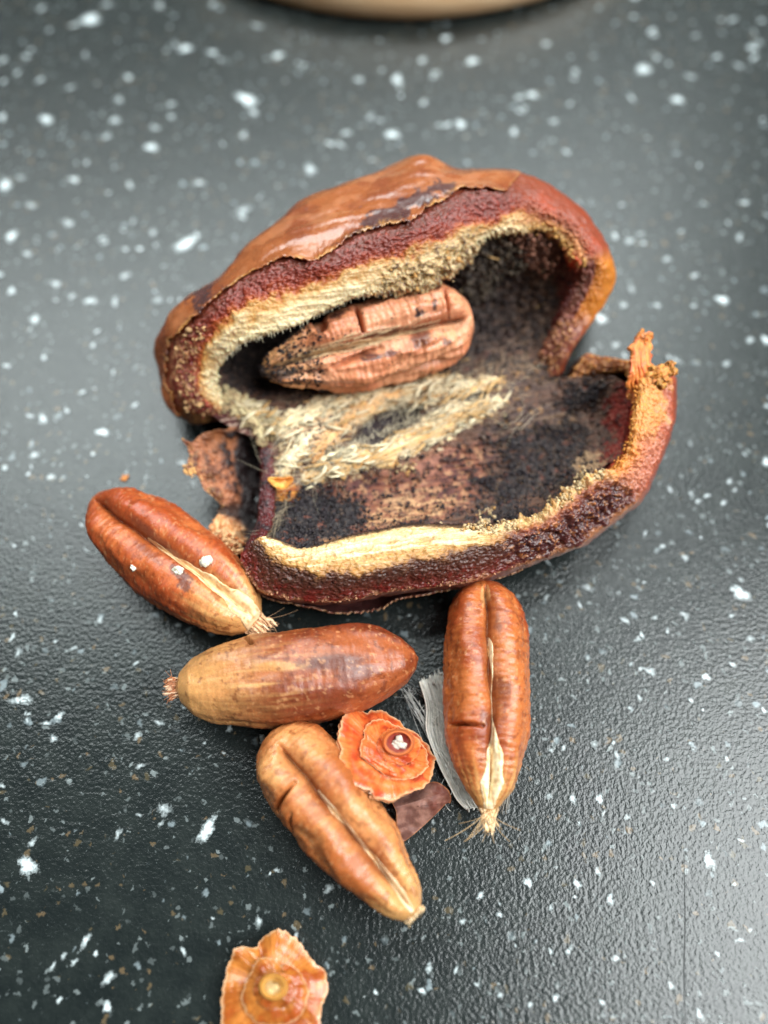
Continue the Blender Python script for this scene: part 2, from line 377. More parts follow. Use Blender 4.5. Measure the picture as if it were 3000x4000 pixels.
# two fine scratches in the laminate, lower right
def scratch(p, wd):
    P = unp([q[0] for q in p], [q[1] for q in p], 0.0); tt = np.linspace(0, len(p) - 1, 24); C = crom(P, tt)
    d = np.gradient(C, axis=0); s = np.stack([-d[:, 1], d[:, 0], 0 * d[:, 0]], -1); s /= np.linalg.norm(s, axis=1)[:, None]
    ww = wd * np.sin(np.linspace(0.05, math.pi - 0.05, 24))[:, None]
    V = np.stack([C - s * ww, C + s * ww], 1); V[..., 2] = 0.045
    m = bpy.data.materials.get('scratch')
    if m is None:
        m, nt, N, L, Pb = nodes_of('scratch'); n = N.new('ShaderNodeTexNoise'); n.inputs['Scale'].default_value = 2000; r = N.new('ShaderNodeValToRGB')
        r.color_ramp.elements[0].color = (0.006, 0.007, 0.007, 1); r.color_ramp.elements[1].color = (0.03, 0.033, 0.033, 1); L.new(n.outputs[0], r.inputs[0]); L.new(r.outputs[0], Pb.inputs['Base Color']); Pb.inputs['Roughness'].default_value = 0.6
    grid_obj('scratch', V, m, top)
scratch([(2672, 3300), (2676, 3600), (2672, 3820), (2680, 4060)], 0.035)
scratch([(2182, 3148), (2220, 3180), (2268, 3226)], 0.06)

# ------------------------------------------------------------------ round wooden board at the far edge
def wood_mat():
    m, nt, N, L, P = nodes_of('pale_wood')
    tc = N.new('ShaderNodeTexCoord'); mp = N.new('ShaderNodeMapping'); mp.inputs['Scale'].default_value = (1, 7, 7); L.new(tc.outputs['Object'], mp.inputs[0])
    n = N.new('ShaderNodeTexNoise'); n.inputs['Scale'].default_value = 130; n.inputs['Detail'].default_value = 6; L.new(mp.outputs[0], n.inputs['Vector'])
    r = N.new('ShaderNodeValToRGB'); r.color_ramp.elements[0].position = 0.3; r.color_ramp.elements[1].position = 0.75
    r.color_ramp.elements[0].color = tuple(lin(222, 176, 128)) + (1,); r.color_ramp.elements[1].color = tuple(lin(244, 210, 168)) + (1,)
    L.new(n.outputs[0], r.inputs[0]); L.new(r.outputs[0], P.inputs['Base Color']); P.inputs['Roughness'].default_value = 0.5
    b = N.new('ShaderNodeBump'); b.inputs['Distance'].default_value = 0.0001; L.new(n.outputs[0], b.inputs['Height']); L.new(b.outputs[0], P.inputs['Normal'])
    return m
def board():
    R = 44.0; f = unp(1590, 62, 1.2); c = np.array([f[0], f[1] + R, 0.0])
    prof = [(0, 0.0), (R - 2.5, 0.0), (R - 0.8, 0.25), (R, 1.2), (R - 0.3, 3.2), (R - 1.6, 6.0), (R - 3.8, 8.4), (R - 6.6, 9.8), (R - 10, 10.3), (R - 13, 10.1), (0, 10.0)]
    n = 128; V = np.zeros((n, len(prof), 3)); th = np.linspace(0, 2 * math.pi, n, endpoint=False)
    for j, (r, z) in enumerate(prof):
        V[:, j, 0] = c[0] + r * np.cos(th); V[:, j, 1] = c[1] + r * np.sin(th); V[:, j, 2] = z
    o = grid_obj('wooden_board', V, wood_mat(), None, wrap=True, base=c)
    tag(o, 'round pale wooden board with rounded rim at the far edge of the worktop', 'wooden board')
board()
# ------------------------------------------------------------------ the torn date
DATE = empty('torn_date', unp(1500, 1600, 0.0), 'large brown date torn open along its length, mouldy black inside, pale fibres across its middle', 'date')
AX = unp(2100, 1430, 4) - unp(850, 1600, 4); AX /= np.linalg.norm(AX); AZ = np.array([0, 0, 1.0]); AY = np.cross(AZ, AX)
def fib(P, f_along, f_across, seed, o=4):
    """noise drawn out along the date's length"""
    Q = np.stack([P @ AX * f_along, P @ AY * f_across, P[..., 2] * f_across], -1); return fbm(Q, 1.0, o, seed)

def net(st):
    """st: stations of rings (px, py, z) -> (M, K, 3) points in space"""
    a = np.array(st, float); return unp(a[..., 0], a[..., 1], a[..., 2])

def loft(N, nu, kk, u0=0.0, u1=None, closed=True):
    M = len(N); uu = np.linspace(u0, M if u1 is None else u1, nu, endpoint=not closed)
    C = crom(N, uu % M if closed or True else uu, True)             # (nu, K, 3)
    K = C.shape[1]; kk = np.asarray(kk, float)
    if kk.ndim == 1: kk = np.broadcast_to(kk, (nu, len(kk)))
    i = np.clip(np.floor(kk).astype(int), 0, K - 2); f = (kk - i)[..., None]; r = np.arange(nu)[:, None]
    a, b, c, d = (C[r, np.clip(i + q, 0, K - 1)] for q in (-1, 0, 1, 2))
    t = 0.35                                                        # a little tighter than Catmull-Rom
    m1 = (c - a) * t; m2 = (d - b) * t
    h = f
    V = (2*h**3-3*h**2+1)*b + (h**3-2*h**2+h)*m1 + (-2*h**3+3*h**2)*c + (h**3-h**2)*m2
    return V, uu, kk

def kspan(parts):
    out = []
    for a, b, n in parts: out += list(np.linspace(a, b, n, endpoint=False))
    return np.array(out + [parts[-1][1]])

# ---- far half: stations clockwise from the left tip; rings silhouette, skin edge, red/orange border, cream lip
U = [  # (R2), (R3), (R4), (R5), inward shift of wall (px)
 ((617,1405,5.5),(690,1420,8.0),(775,1440,8.6),(846,1455,8.0),-20),
 ((640,1290,8.0),(735,1300,10.5),(815,1320,11.0),(885,1390,9.8),-30),
 ((730,1170,10.0),(835,1200,12.5),(885,1240,12.6),(945,1338,11.2),-40),
 ((880,1080,11.8),(948,1095,13.7),(995,1178,13.6),(1050,1297,12.2),-45),
 ((1005,945,13.0),(1085,1028,14.8),(1125,1133,14.2),(1160,1262,12.6),-45),
 ((1195,803,14.0),(1240,1015,15.6),(1275,1082,15.0),(1296,1196,13.0),-50),
 ((1370,722,14.5),(1400,935,16.1),(1420,1030,15.3),(1411,1150,13.3),-50),
 ((1535,668,14.6),(1545,893,16.4),(1555,990,15.4),(1530,1132,12.9),-50),
 ((1657,640,14.8),(1680,835,16.4),(1690,945,15.2),(1665,1110,12.4),-50),
 ((1780,672,14.4),(1800,765,16.0),(1815,890,15.0),(1790,1030,12.4),-45),
 ((1900,673,14.2),(1910,750,15.8),(1925,870,14.6),(1900,918,13.4),-40),
 ((2030,677,13.8),(2020,765,15.0),(2025,830,14.4),(2010,902,13.3),-35),
 ((2150,727,13.2),(2130,805,14.4),(2115,850,13.9),(2105,890,12.9),-25),
 ((2260,804,12.5),(2230,855,13.8),(2212,890,13.4),(2195,935,12.3),5),
 ((2345,908,11.8),(2310,945,13.0),(2285,975,12.8),(2240,1010,11.9),40),
 ((2402,1040,10.4),(2355,1035,11.8),(2325,1045,11.7),(2275,1065,10.8),55),
 ((2390,1135,9.0),(2335,1120,10.2),(2300,1120,10.2),(2255,1135,9.4),60),
 ((2317,1252,7.4),(2287,1220,8.4),(2250,1225,8.4),(2205,1240,7.6),55),
 ((2230,1374,5.8),(2208,1350,6.6),(2185,1350,6.5),(2150,1350,5.8),45),
 ((2166,1478,3.6),(2140,1460,4.2),(2110,1450,4.0),(2075,1440,3.6),20),
 ((1900,1545,1.5),(1900,1530,2.3),(1900,1515,2.5),(1900,1500,2.3),10),
 ((1650,1590,1.5),(1650,1575,2.3),(1650,1560,2.5),(1650,1545,2.3),10),
 ((1400,1630,1.5),(1400,1615,2.3),(1400,1600,2.5),(1400,1580,2.3),10),
 ((1150,1660,1.5),(1150,1645,2.3),(1150,1625,2.5),(1150,1605,2.3),10),
 ((960,1665,2.0),(960,1640,3.0),(960,1615,3.3),(965,1585,3.2),10),
 ((845,1646,2.6),(848,1622,4.0),(865,1600,4.6),(885,1570,4.6),10),
 ((742,1652,3.0),(765,1605,5.2),(805,1565,6.2),(850,1530,6.0),0),
 ((656,1565,4.0),(712,1535,6.6),(772,1505,7.6),(838,1490,7.0),-10)]
CU = np.array([1520.0, 1270.0])
def full_net(S_, ctr, r1, r0, zf=7.5):
    st = []
    for a, b, c, d, inw in S_:
        def tow(p, k):
            v = ctr - np.array(p[:2]); v /= np.linalg.norm(v) + 1e-9; return np.array(p[:2]) + v * k
        q1 = tow(a, r1); q0 = tow(a, r0); w1 = tow(d, inw if inw < 0 else inw); w2 = tow(d, inw * 1.5 if inw < 0 else inw * 1.8)
        st.append([(q0[0], q0[1], -0.1), (q1[0], q1[1], a[2] * 0.45), a, b, c, d, (w1[0], w1[1], max(1.2, d[2] - 3.6)), (w2[0], w2[1], max(0.6, d[2] - zf))])
    return net(st)
NU_ = full_net(U, CU, 30, 120)

# ---- near half: stations anticlockwise from the lower left corner
B = [
 ((945,2180,4.5),(952,2160,6.3),(1005,2105,8.0),(1035,2098,7.8),25),
 ((962,2240,4.2),(966,2225,6.2),(1055,2165,8.4),(1085,2118,8.2),25),
 ((1006,2312,4.0),(1013,2292,6.2),(1142,2217,8.7),(1162,2148,8.4),25),
 ((1150,2352,4.0),(1135,2332,6.3),(1240,2236,8.9),(1251,2137,8.5),25),
 ((1320,2362,4.0),(1323,2342,6.4),(1345,2241,9.0),(1359,2108,8.5),25),
 ((1470,2335,4.0),(1468,2312,6.4),(1468,2224,9.0),(1468,2088,8.5),25),
 ((1620,2312,4.0),(1613,2290,6.4),(1613,2195,9.0),(1600,2068,8.4),25),
 ((1766,2302,4.0),(1760,2276,6.4),(1745,2168,8.9),(1740,2066,8.3),25),
 ((1895,2275,4.0),(1889,2246,6.4),(1872,2137,8.8),(1870,2068,8.2),25),
 ((2040,2220,4.0),(2034,2198,6.2),(1995,2105,8.6),(1985,2058,8.2),25),
 ((2150,2181,4.0),(2150,2158,6.0),(2125,2065,8.3),(2105,2025,8.0),25),
 ((2292,2127,4.2),(2272,2108,6.0),(2225,2010,8.2),(2187,1965,7.9),25),
 ((2412,2034,4.6),(2382,2022,6.3),(2312,1935,8.3),(2258,1902,7.9),25),
 ((2510,1953,4.8),(2488,1940,6.8),(2405,1875,8.6),(2345,1858,8.2),25),
 ((2570,1829,5.2),(2550,1828,7.4),(2478,1805,9.0),(2430,1792,8.6),25),
 ((2614,1720,5.6),(2592,1722,8.0),(2505,1722,9.5),(2458,1720,9.0),25),
 ((2636,1641,6.0),(2615,1640,8.5),(2520,1640,9.9),(2468,1640,9.4),25),
 ((2642,1539,6.5),(2620,1542,9.0),(2535,1550,10.2),(2490,1552,9.7),25),
 ((2628,1460,7.5),(2600,1448,9.6),(2525,1465,10.2),(2480,1482,9.2),25),
 ((2472,1412,7.2),(2462,1420,7.8),(2452,1440,7.6),(2440,1455,6.8),25),
 ((2357,1394,6.2),(2352,1402,6.8),(2348,1435,6.5),(2345,1460,5.6),20),
 ((2284,1386,5.4),(2282,1396,6.0),(2268,1445,5.5),(2262,1478,4.7),15),
 ((2222,1476,4.0),(2215,1484,4.4),(2200,1500,4.2),(2185,1512,3.6),10),
 ((2080,1500,1.5),(2080,1510,2.2),(2080,1520,2.4),(2080,1530,2.2),10),
 ((1850,1520,1.5),(1850,1530,2.2),(1850,1540,2.4),(1850,1550,2.2),10),
 ((1600,1560,1.5),(1600,1570,2.2),(1600,1580,2.4),(1600,1590,2.2),10),
 ((1350,1600,1.5),(1350,1610,2.2),(1350,1620,2.4),(1350,1630,2.2),10),
 ((1120,1650,1.8),(1125,1660,2.6),(1130,1670,2.8),(1135,1680,2.6),10),
 ((1018,1730,2.4),(1028,1735,4.4),(1050,1745,4.9),(1075,1755,4.4),15),
 ((1018,1850,2.4),(1026,1852,4.8),(1048,1855,5.3),(1075,1858,4.8),15),
 ((1012,1960,2.6),(1020,1962,5.0),(1042,1966,5.6),(1072,1968,5.2),15),
 ((1000,2050,3.0),(1006,2052,5.4),(1030,2054,6.4),(1062,2054,6.0),15)]
CB = np.array([1720.0, 1800.0])
NB_ = full_net(B, CB, 12, 45, 5.8)

# ---- cavity floor: height over the photo plane from scattered soundings, thin-plate interpolated
FZ = np.array([(930,1400,5.2),(1100,1250,6),(1300,1130,6.2),(1600,1030,6.4),(1900,940,11.3),(2050,930,11.6),(2190,975,10.8),(1800,1060,8.6),(1950,1060,7.8),(2100,1060,8.2),(2200,1060,9.0),(2230,1150,7.2),(2190,1250,6),
 (1000,1480,4),(1200,1450,3),(1500,1350,2.5),(1800,1250,3),(2000,1170,4.8),(2000,1300,3.6),(900,1560,4.9),(800,1590,4.6),(905,1670,4.0),(1020,1725,4.4),(1100,1580,5.2),(1400,1550,5.2),(1700,1500,5.1),(2000,1450,4.6),(2150,1470,4.3),
 (1060,1750,5),(1250,1720,5.6),(1367,1712,4.9),(1510,1655,4.2),(1640,1605,4.8),(1500,1765,5.8),(1340,1800,5.4),(1800,1640,5.2),(2000,1560,4.6),(2250,1500,5),(2400,1480,6.6),
 (1070,1950,4.6),(1250,1900,4.2),(1500,1900,3.5),(1800,1850,3.1),(2100,1750,3.1),(2350,1650,4),(2470,1600,6.7),(1100,2080,5.2),(1300,2060,4.8),(1600,2040,4.8),(1900,2020,4.6),(2150,1930,4.6),(2350,1800,5.2),(2440,1750,6.7),
 (1100,2130,7),(1300,2120,6.9),(1600,2080,6.9),(1900,2080,6.6),(2150,1990,6.6),(2350,1850,7.1)], float)
def _tps(r): return np.where(r > 1e-9, r * r * np.log(r + 1e-12), 0.0)
_fx = FZ[:, :2] / 1000; _n = len(_fx); _K = _tps(np.linalg.norm(_fx[:, None] - _fx[None], axis=-1)) + np.eye(_n) * 0.004
_Pm = np.c_[np.ones(_n), _fx]; _A = np.block([[_K, _Pm], [_Pm.T, np.zeros((3, 3))]]); _w = np.linalg.solve(_A, np.r_[FZ[:, 2], 0, 0, 0])
def floor_z(px, py):
    q = np.stack([np.ravel(px), np.ravel(py)], -1) / 1000; out = np.zeros(len(q))
    for s in range(0, len(q), 40000):
        c = q[s:s + 40000]; out[s:s + 40000] = _tps(np.linalg.norm(c[:, None] - _fx[None], axis=-1)) @ _w[:_n] + _w[_n] + c @ _w[_n + 1:]
    return out.reshape(np.shape(px))
def floor_pt(px, py, up=0.0):
    return unp(px, py, floor_z(np.asarray(px, float), np.asarray(py, float)) + up)

# ---- where each growth lies on the cavity floor (outlines in photo pixels)
CREAM1 = [(905,1560),(1010,1600),(1090,1640),(1180,1610),(1300,1545),(1480,1500),(1700,1470),(1880,1478),(1975,1500),(1800,1550),(1655,1580),(1500,1590),(1430,1640),(1330,1725),(1230,1800),(1150,1840),(1095,1880),(1065,1850),(1120,1760),(1060,1690),(960,1640)]
CREAM2 = [(1330,1745),(1460,1738),(1555,1692),(1655,1625),(1750,1570),(1900,1545),(1985,1575),(1850,1645),(1750,1705),(1650,1760),(1500,1812),(1350,1850),(1220,1895),(1170,1885),(1250,1800)]
SLIT = [(1362,1720),(1420,1652),(1504,1597),(1590,1578),(1652,1587),(1627,1638),(1540,1692),(1465,1735)]
SLIT2 = [(1755,1548),(1830,1528),(1900,1530),(1890,1556),(1800,1570)]
TANSPOT = [(1130,1700),(1230,1630),(1370,1600),(1420,1640),(1330,1730),(1230,1810),(1150,1840),(1120,1790)]
GREYFUZZ = [(1225,1850),(1260,1775),(1330,1745),(1440,1760),(1380,1820),(1270,1870)]
REDFLOOR = [(1180,1905),(1350,1855),(1520,1812),(1680,1760),(1880,1700),(1935,1800),(1925,1890),(1860,1990),(1680,2050),(1500,2075),(1400,2085),(1380,1990),(1340,1945)]
TANFLOOR = [(1420,1990),(1520,1950),(1680,1935),(1820,1950),(1700,2020),(1560,2040),(1430,2060)]
PINK = [(1480,1850),(1620,1790),(1760,1740),(1720,1830),(1560,1890)]
MOULD1 = [(1085,1990),(1179,1915),(1265,1922),(1290,1960),(1370,1950),(1440,1985),(1400,2020),(1420,2040),(1355,2088),(1340,2110),(1215,2138),(1142,2152),(1065,2101),(1062,2030)]
MOULD1B = [(1340,2105),(1480,2078),(1620,2050),(1690,2045),(1690,2062),(1480,2092),(1350,2118)]
MOULD2 = [(1900,1712),(2005,1695),(2142,1650),(2260,1665),(2290,1756),(2330,1850),(2215,1905),(2106,1942),(2010,1985),(1900,2030),(1820,2015),(1890,1945),(1850,1880),(1990,1800),(1960,1770)]
MOULD3 = [(1955,2010),(2080,1985),(2090,2040),(1960,2075),(1910,2060)]
UPDARK = [(880,1380),(1050,1260),(1300,1100),(1600,980),(1850,900),(2100,900),(2230,960),(2180,1150),(2130,1300),(2040,1390),(1880,1425),(1700,1465),(1500,1495),(1300,1530),(1130,1560),(1050,1560),(960,1550),(880,1520)]
PURPLE = [(1840,1440),(2000,1400),(2130,1400),(2160,1480),(2060,1560),(2250,1580),(2260,1660),(2040,1690),(1860,1710),(1900,1640),(1990,1580),(1980,1500)]
REDEND = [(2360,1560),(2430,1480),(2500,1500),(2520,1620),(2460,1760),(2380,1830),(2320,1850),(2300,1780),(2390,1700)]
MOULDF = [(2190,1545),(2270,1500),(2340,1500),(2350,1540),(2280,1580),(2200,1600)]
TANCL = [(2270,1790),(2340,1760),(2380,1790),(2330,1850),(2270,1850)]
def area_mask(px, py, poly, soft, wob):
    return sm(-soft, soft, sdist(px, py, poly) + wob)

def floor_layers(P):
    px, py = proj(P)
    w1 = fbm(P, 0.55, 5, 3) * 75; w2 = fbm(P, 1.6, 4, 5) * 60; wf = fib(P, 0.12, 1.4, 9, 4) * 45; w = w1 * 0.5 + w2 * 0.7 + wf * 0.6
    st = fib(P, 0.18, 3.2, 21, 4); gr = fbm(P, 4.0, 3, 33)
    c = np.broadcast_to(lin(96, 66, 52), P.shape).copy(); rg = np.full(P.shape[:-1], 0.62)
    c = mix(c, lin(62, 44, 40), sm(-0.1, 0.5, st))
    A = lambda poly, soft=10, k=1.0: area_mask(px, py, poly, soft, w * k)
    m = {}
    red = A(REDFLOOR, 45, 1.5); c = mix(c, mix(np.broadcast_to(lin(128, 76, 56), c.shape), lin(80, 40, 37), sm(-0.25, 0.35, st * .8 + w1 / 90)), red); c = mix(c, lin(176, 128, 92), red * sm(.12, .4, fbm(P, 1.3, 5, 36)) * .7)
    c = mix(c, lin(196, 150, 108), A(TANFLOOR, 25) * sm(-0.35, 0.35, st + gr * 0.5) * 0.85)
    c = mix(c, lin(168, 112, 92), A(PINK, 28) * 0.65)
    pur = A(PURPLE, 22); c = mix(c, mix(np.broadcast_to(lin(74, 54, 50), c.shape), lin(122, 96, 76), sm(0.0, 0.6, st)), pur)
    c = mix(c, lin(150, 108, 66), pur * sm(0.30, 0.5, fbm(P, 1.1, 3, 44)) * 0.8)
    up = A(UPDARK, 22, 0.7); ur = sm(1750, 2150, px); c = mix(c, mix(mix(np.broadcast_to(lin(40, 30, 29), c.shape), lin(70, 54, 48), ur), mix(np.broadcast_to(lin(70, 54, 47), c.shape), lin(124, 98, 82), ur), sm(-0.05, 0.5, fib(P, .4, 2.2, 46) + 0.35 * gr)), up)
    brn = A([(1985,925),(2100,905),(2215,915),(2235,1000),(2190,1075),(2100,1060),(2030,1010)], 16); c = mix(c, mix(np.broadcast_to(lin(136, 92, 76), c.shape), lin(92, 56, 46), sm(-.2, .3, gr)), brn)
    rdw = A([(2215,960),(2290,1010),(2290,1200),(2210,1260),(2185,1180),(2180,1050)], 18); c = mix(c, lin(112, 52, 48), rdw * .9)
    gry = A([(1790,930),(2000,930),(2060,1030),(1960,1090),(1900,1200),(1830,1180),(1800,1080)], 20); c = mix(c, mix(np.broadcast_to(lin(96, 84, 74), c.shape), lin(42, 35, 34), sm(-.15, .25, gr)), gry * .85)
    lip = A([(1080,1555),(1300,1520),(1600,1480),(1800,1430),(2050,1380),(2100,1440),(1900,1480),(1650,1490),(1400,1530),(1200,1575)], 25); c = mix(c, mix(np.broadcast_to(lin(118, 94, 74), c.shape), lin(45, 34, 30), sm(-0.1, 0.25, fbm(P, 2.4, 4, 51))), lip)
    hg = A([(780,1560),(860,1560),(960,1620),(1060,1730),(1030,1760),(900,1690),(780,1620)], 16); c = mix(c, mix(np.broadcast_to(lin(110, 70, 62), c.shape), lin(74, 26, 24), sm(-.1, .3, w1 / 75 + gr * .3)), hg); c = mix(c, lin(186, 158, 140), hg * sm(.2, .45, st + gr * .4) * .8)
    fuzz = A(GREYFUZZ, 12)
    c1 = A(CREAM1, 12, 0.75); c2 = A(CREAM2, 12, 0.75); cr = np.maximum(c1, c2)
    cream = mix(np.broadcast_to(lin(236, 208, 164), c.shape), lin(210, 160, 98), sm(0.05, 0.45, fib(P, .10, 1.2, 61)))
    cream = mix(cream, lin(150, 122, 88), sm(0.18, 0.5, st) * 0.75); cream = mix(cream, lin(240, 224, 190), sm(0.15, 0.5, -st) * 0.8)
    c = mix(c, cream, cr)
    tan = A(TANSPOT, 14, 0.6); c = mix(c, lin(204, 160, 120), tan * 0.8)
    spk = sm(0.30, 0.38, fbm(P, 2.6, 3, 71) + 0.16 * tan); c = mix(c, lin(58, 34, 32), spk * np.maximum(tan, 0.5 * cr) * 0.95)
    c = mix(c, lin(150, 138, 112), fuzz * sm(-0.2, 0.3, gr)); c = mix(c, lin(70, 60, 48), fuzz * sm(0.1, 0.4, -gr))
    sl = np.maximum(A(SLIT, 6, 0.18), A(SLIT2, 6, 0.25)); c = mix(c, lin(42, 28, 31), sl); rg = rg * (1 - sl) + 0.4 * sl
    amb = A([(1085,1905),(1150,1898),(1190,1930),(1170,1972),(1110,2005),(1078,1980)], 10, .4); c = mix(c, mix(np.broadcast_to(lin(196, 132, 56), c.shape), lin(160, 84, 30), sm(-.2, .3, st)), amb)
    oc = A([(1260,1700),(1400,1590),(1560,1520),(1640,1530),(1500,1580),(1380,1660)], 14, 0.4); c = mix(c, lin(224, 168, 98), oc * 0.6 * (1 - sl))
    m1 = np.maximum(A(MOULD1, 10, 1.3), A(MOULD1B, 6, 0.6)); m2 = np.maximum(A(MOULD2, 22, 2.0), A(MOULD3, 14, 1.4)); m3 = A(MOULDF, 14, 1.5); dust = sm(.22, .42, fbm(P, 1.4, 5, 79)) * sm(1180, 1700, px) * (1 - cr) * .8; m2 = np.maximum(m2, dust)
    c = mix(c, lin(150, 105, 70), A([(1230,2105),(1290,2070),(1350,2075),(1330,2110),(1260,2130)], 6, 0.3))
    red2 = A(REDEND, 16); c = mix(c, mix(np.broadcast_to(lin(120, 30, 22), c.shape), lin(150, 70, 55), sm(0.1, 0.5, gr)), red2)
    mo = np.maximum(np.maximum(m1, m2 * sm(-0.55, -0.15, gr + st * 0.4)), m3)
    c = mix(c, mix(np.broadcast_to(lin(33, 27, 30), c.shape), lin(62, 50, 46), sm(0.1, 0.5, gr)), mo); rg = rg * (1 - mo) + 0.55 * mo
    c = mix(c, lin(160, 128, 96), A(TANCL, 12) * 0.9)
    c = mix(c, lin(110, 60, 45), mo * sm(0.34, 0.5, fbm(P, 1.0, 3, 82)) * 0.7)
    hair = sm(0.35, 0.5, fbm(P, 3.6, 2, 85)) * sm(2000, 2300, px) * (1 - cr); c = mix(c, lin(140, 118, 100), hair * 0.5)
    m.update(brn=np.maximum(brn, gry), cream=cr, mould=mo, slit=sl, up=up, fuzz=fuzz, pur=pur)
    return c, rg, m, st, gr

def coons(top, bot, lef, rig, nu, nv):
    top, bot, lef, rig = (np.array(x, float) for x in (top, bot, lef, rig))
    u = np.linspace(0, 1, nu); v = np.linspace(0, 1, nv)
    T = crom(top, u * (len(top) - 1)); Bm = crom(bot, u * (len(bot) - 1)); Lf = crom(lef, v * (len(lef) - 1)); R = crom(rig, v * (len(rig) - 1))
    u = u[:, None, None]; v = v[None, :, None]
    return ((1 - v) * T[:, None] + v * Bm[:, None] + (1 - u) * Lf[None] + u * R[None]
            - ((1 - u) * (1 - v) * T[0] + u * (1 - v) * T[-1] + (1 - u) * v * Bm[0] + u * v * Bm[-1]))
def lining():
    top_ = [(845,1430),(960,1320),(1150,1230),(1400,1110),(1650,1020),(1900,880),(2060,850),(2235,960)]
    bot_ = [(1035,2095),(1160,2160),(1360,2125),(1600,2085),(1870,2080),(2110,2030),(2260,1905),(2450,1770)]
    lef_ = [(845,1430),(812,1520),(800,1590),(905,1672),(1030,1735),(1052,1850),(1046,1960),(1035,2095)]
    rig_ = [(2235,960),(2250,1080),(2210,1220),(2155,1360),(2150,1475),(2260,1475),(2400,1470),(2495,1560),(2490,1660),(2450,1770)]
    G = coons(top_, bot_, lef_, rig_, 640, 560)
    V = unp(G[..., 0], G[..., 1], floor_z(G[..., 0], G[..., 1]))
    c, rg, m, st, gr = floor_layers(V); N = gnormals(V, False)
    if N[..., 2].mean() < 0: N = -N
    d = 0.10 * st + 0.05 * gr + 0.22 * fbm(V, 0.5, 3, 91)
    d = d + m['cream'] * (0.32 * np.abs(fib(V, .08, 1.1, 93, 3)) + 0.13 * st + 0.12) + m['mould'] * (0.28 * fbm(V, 2.2, 4, 95) + 0.18) + m['up'] * 0.3 * fbm(V, 1.5, 4, 97) + m['brn'] * .6 * np.abs(fbm(V, 1.2, 4, 98)) - m['slit'] * 0.75 + m['fuzz'] * 0.25 * gr
    d = d + m['pur'] * 0.22 * fib(V, .5, 1.5, 99)
    grid_obj('cavity_lining', V + N * d[..., None], M_LINING, DATE, flip=gnormals(V, False)[..., 2].mean() < 0, col=c, rough=rg)
lining()

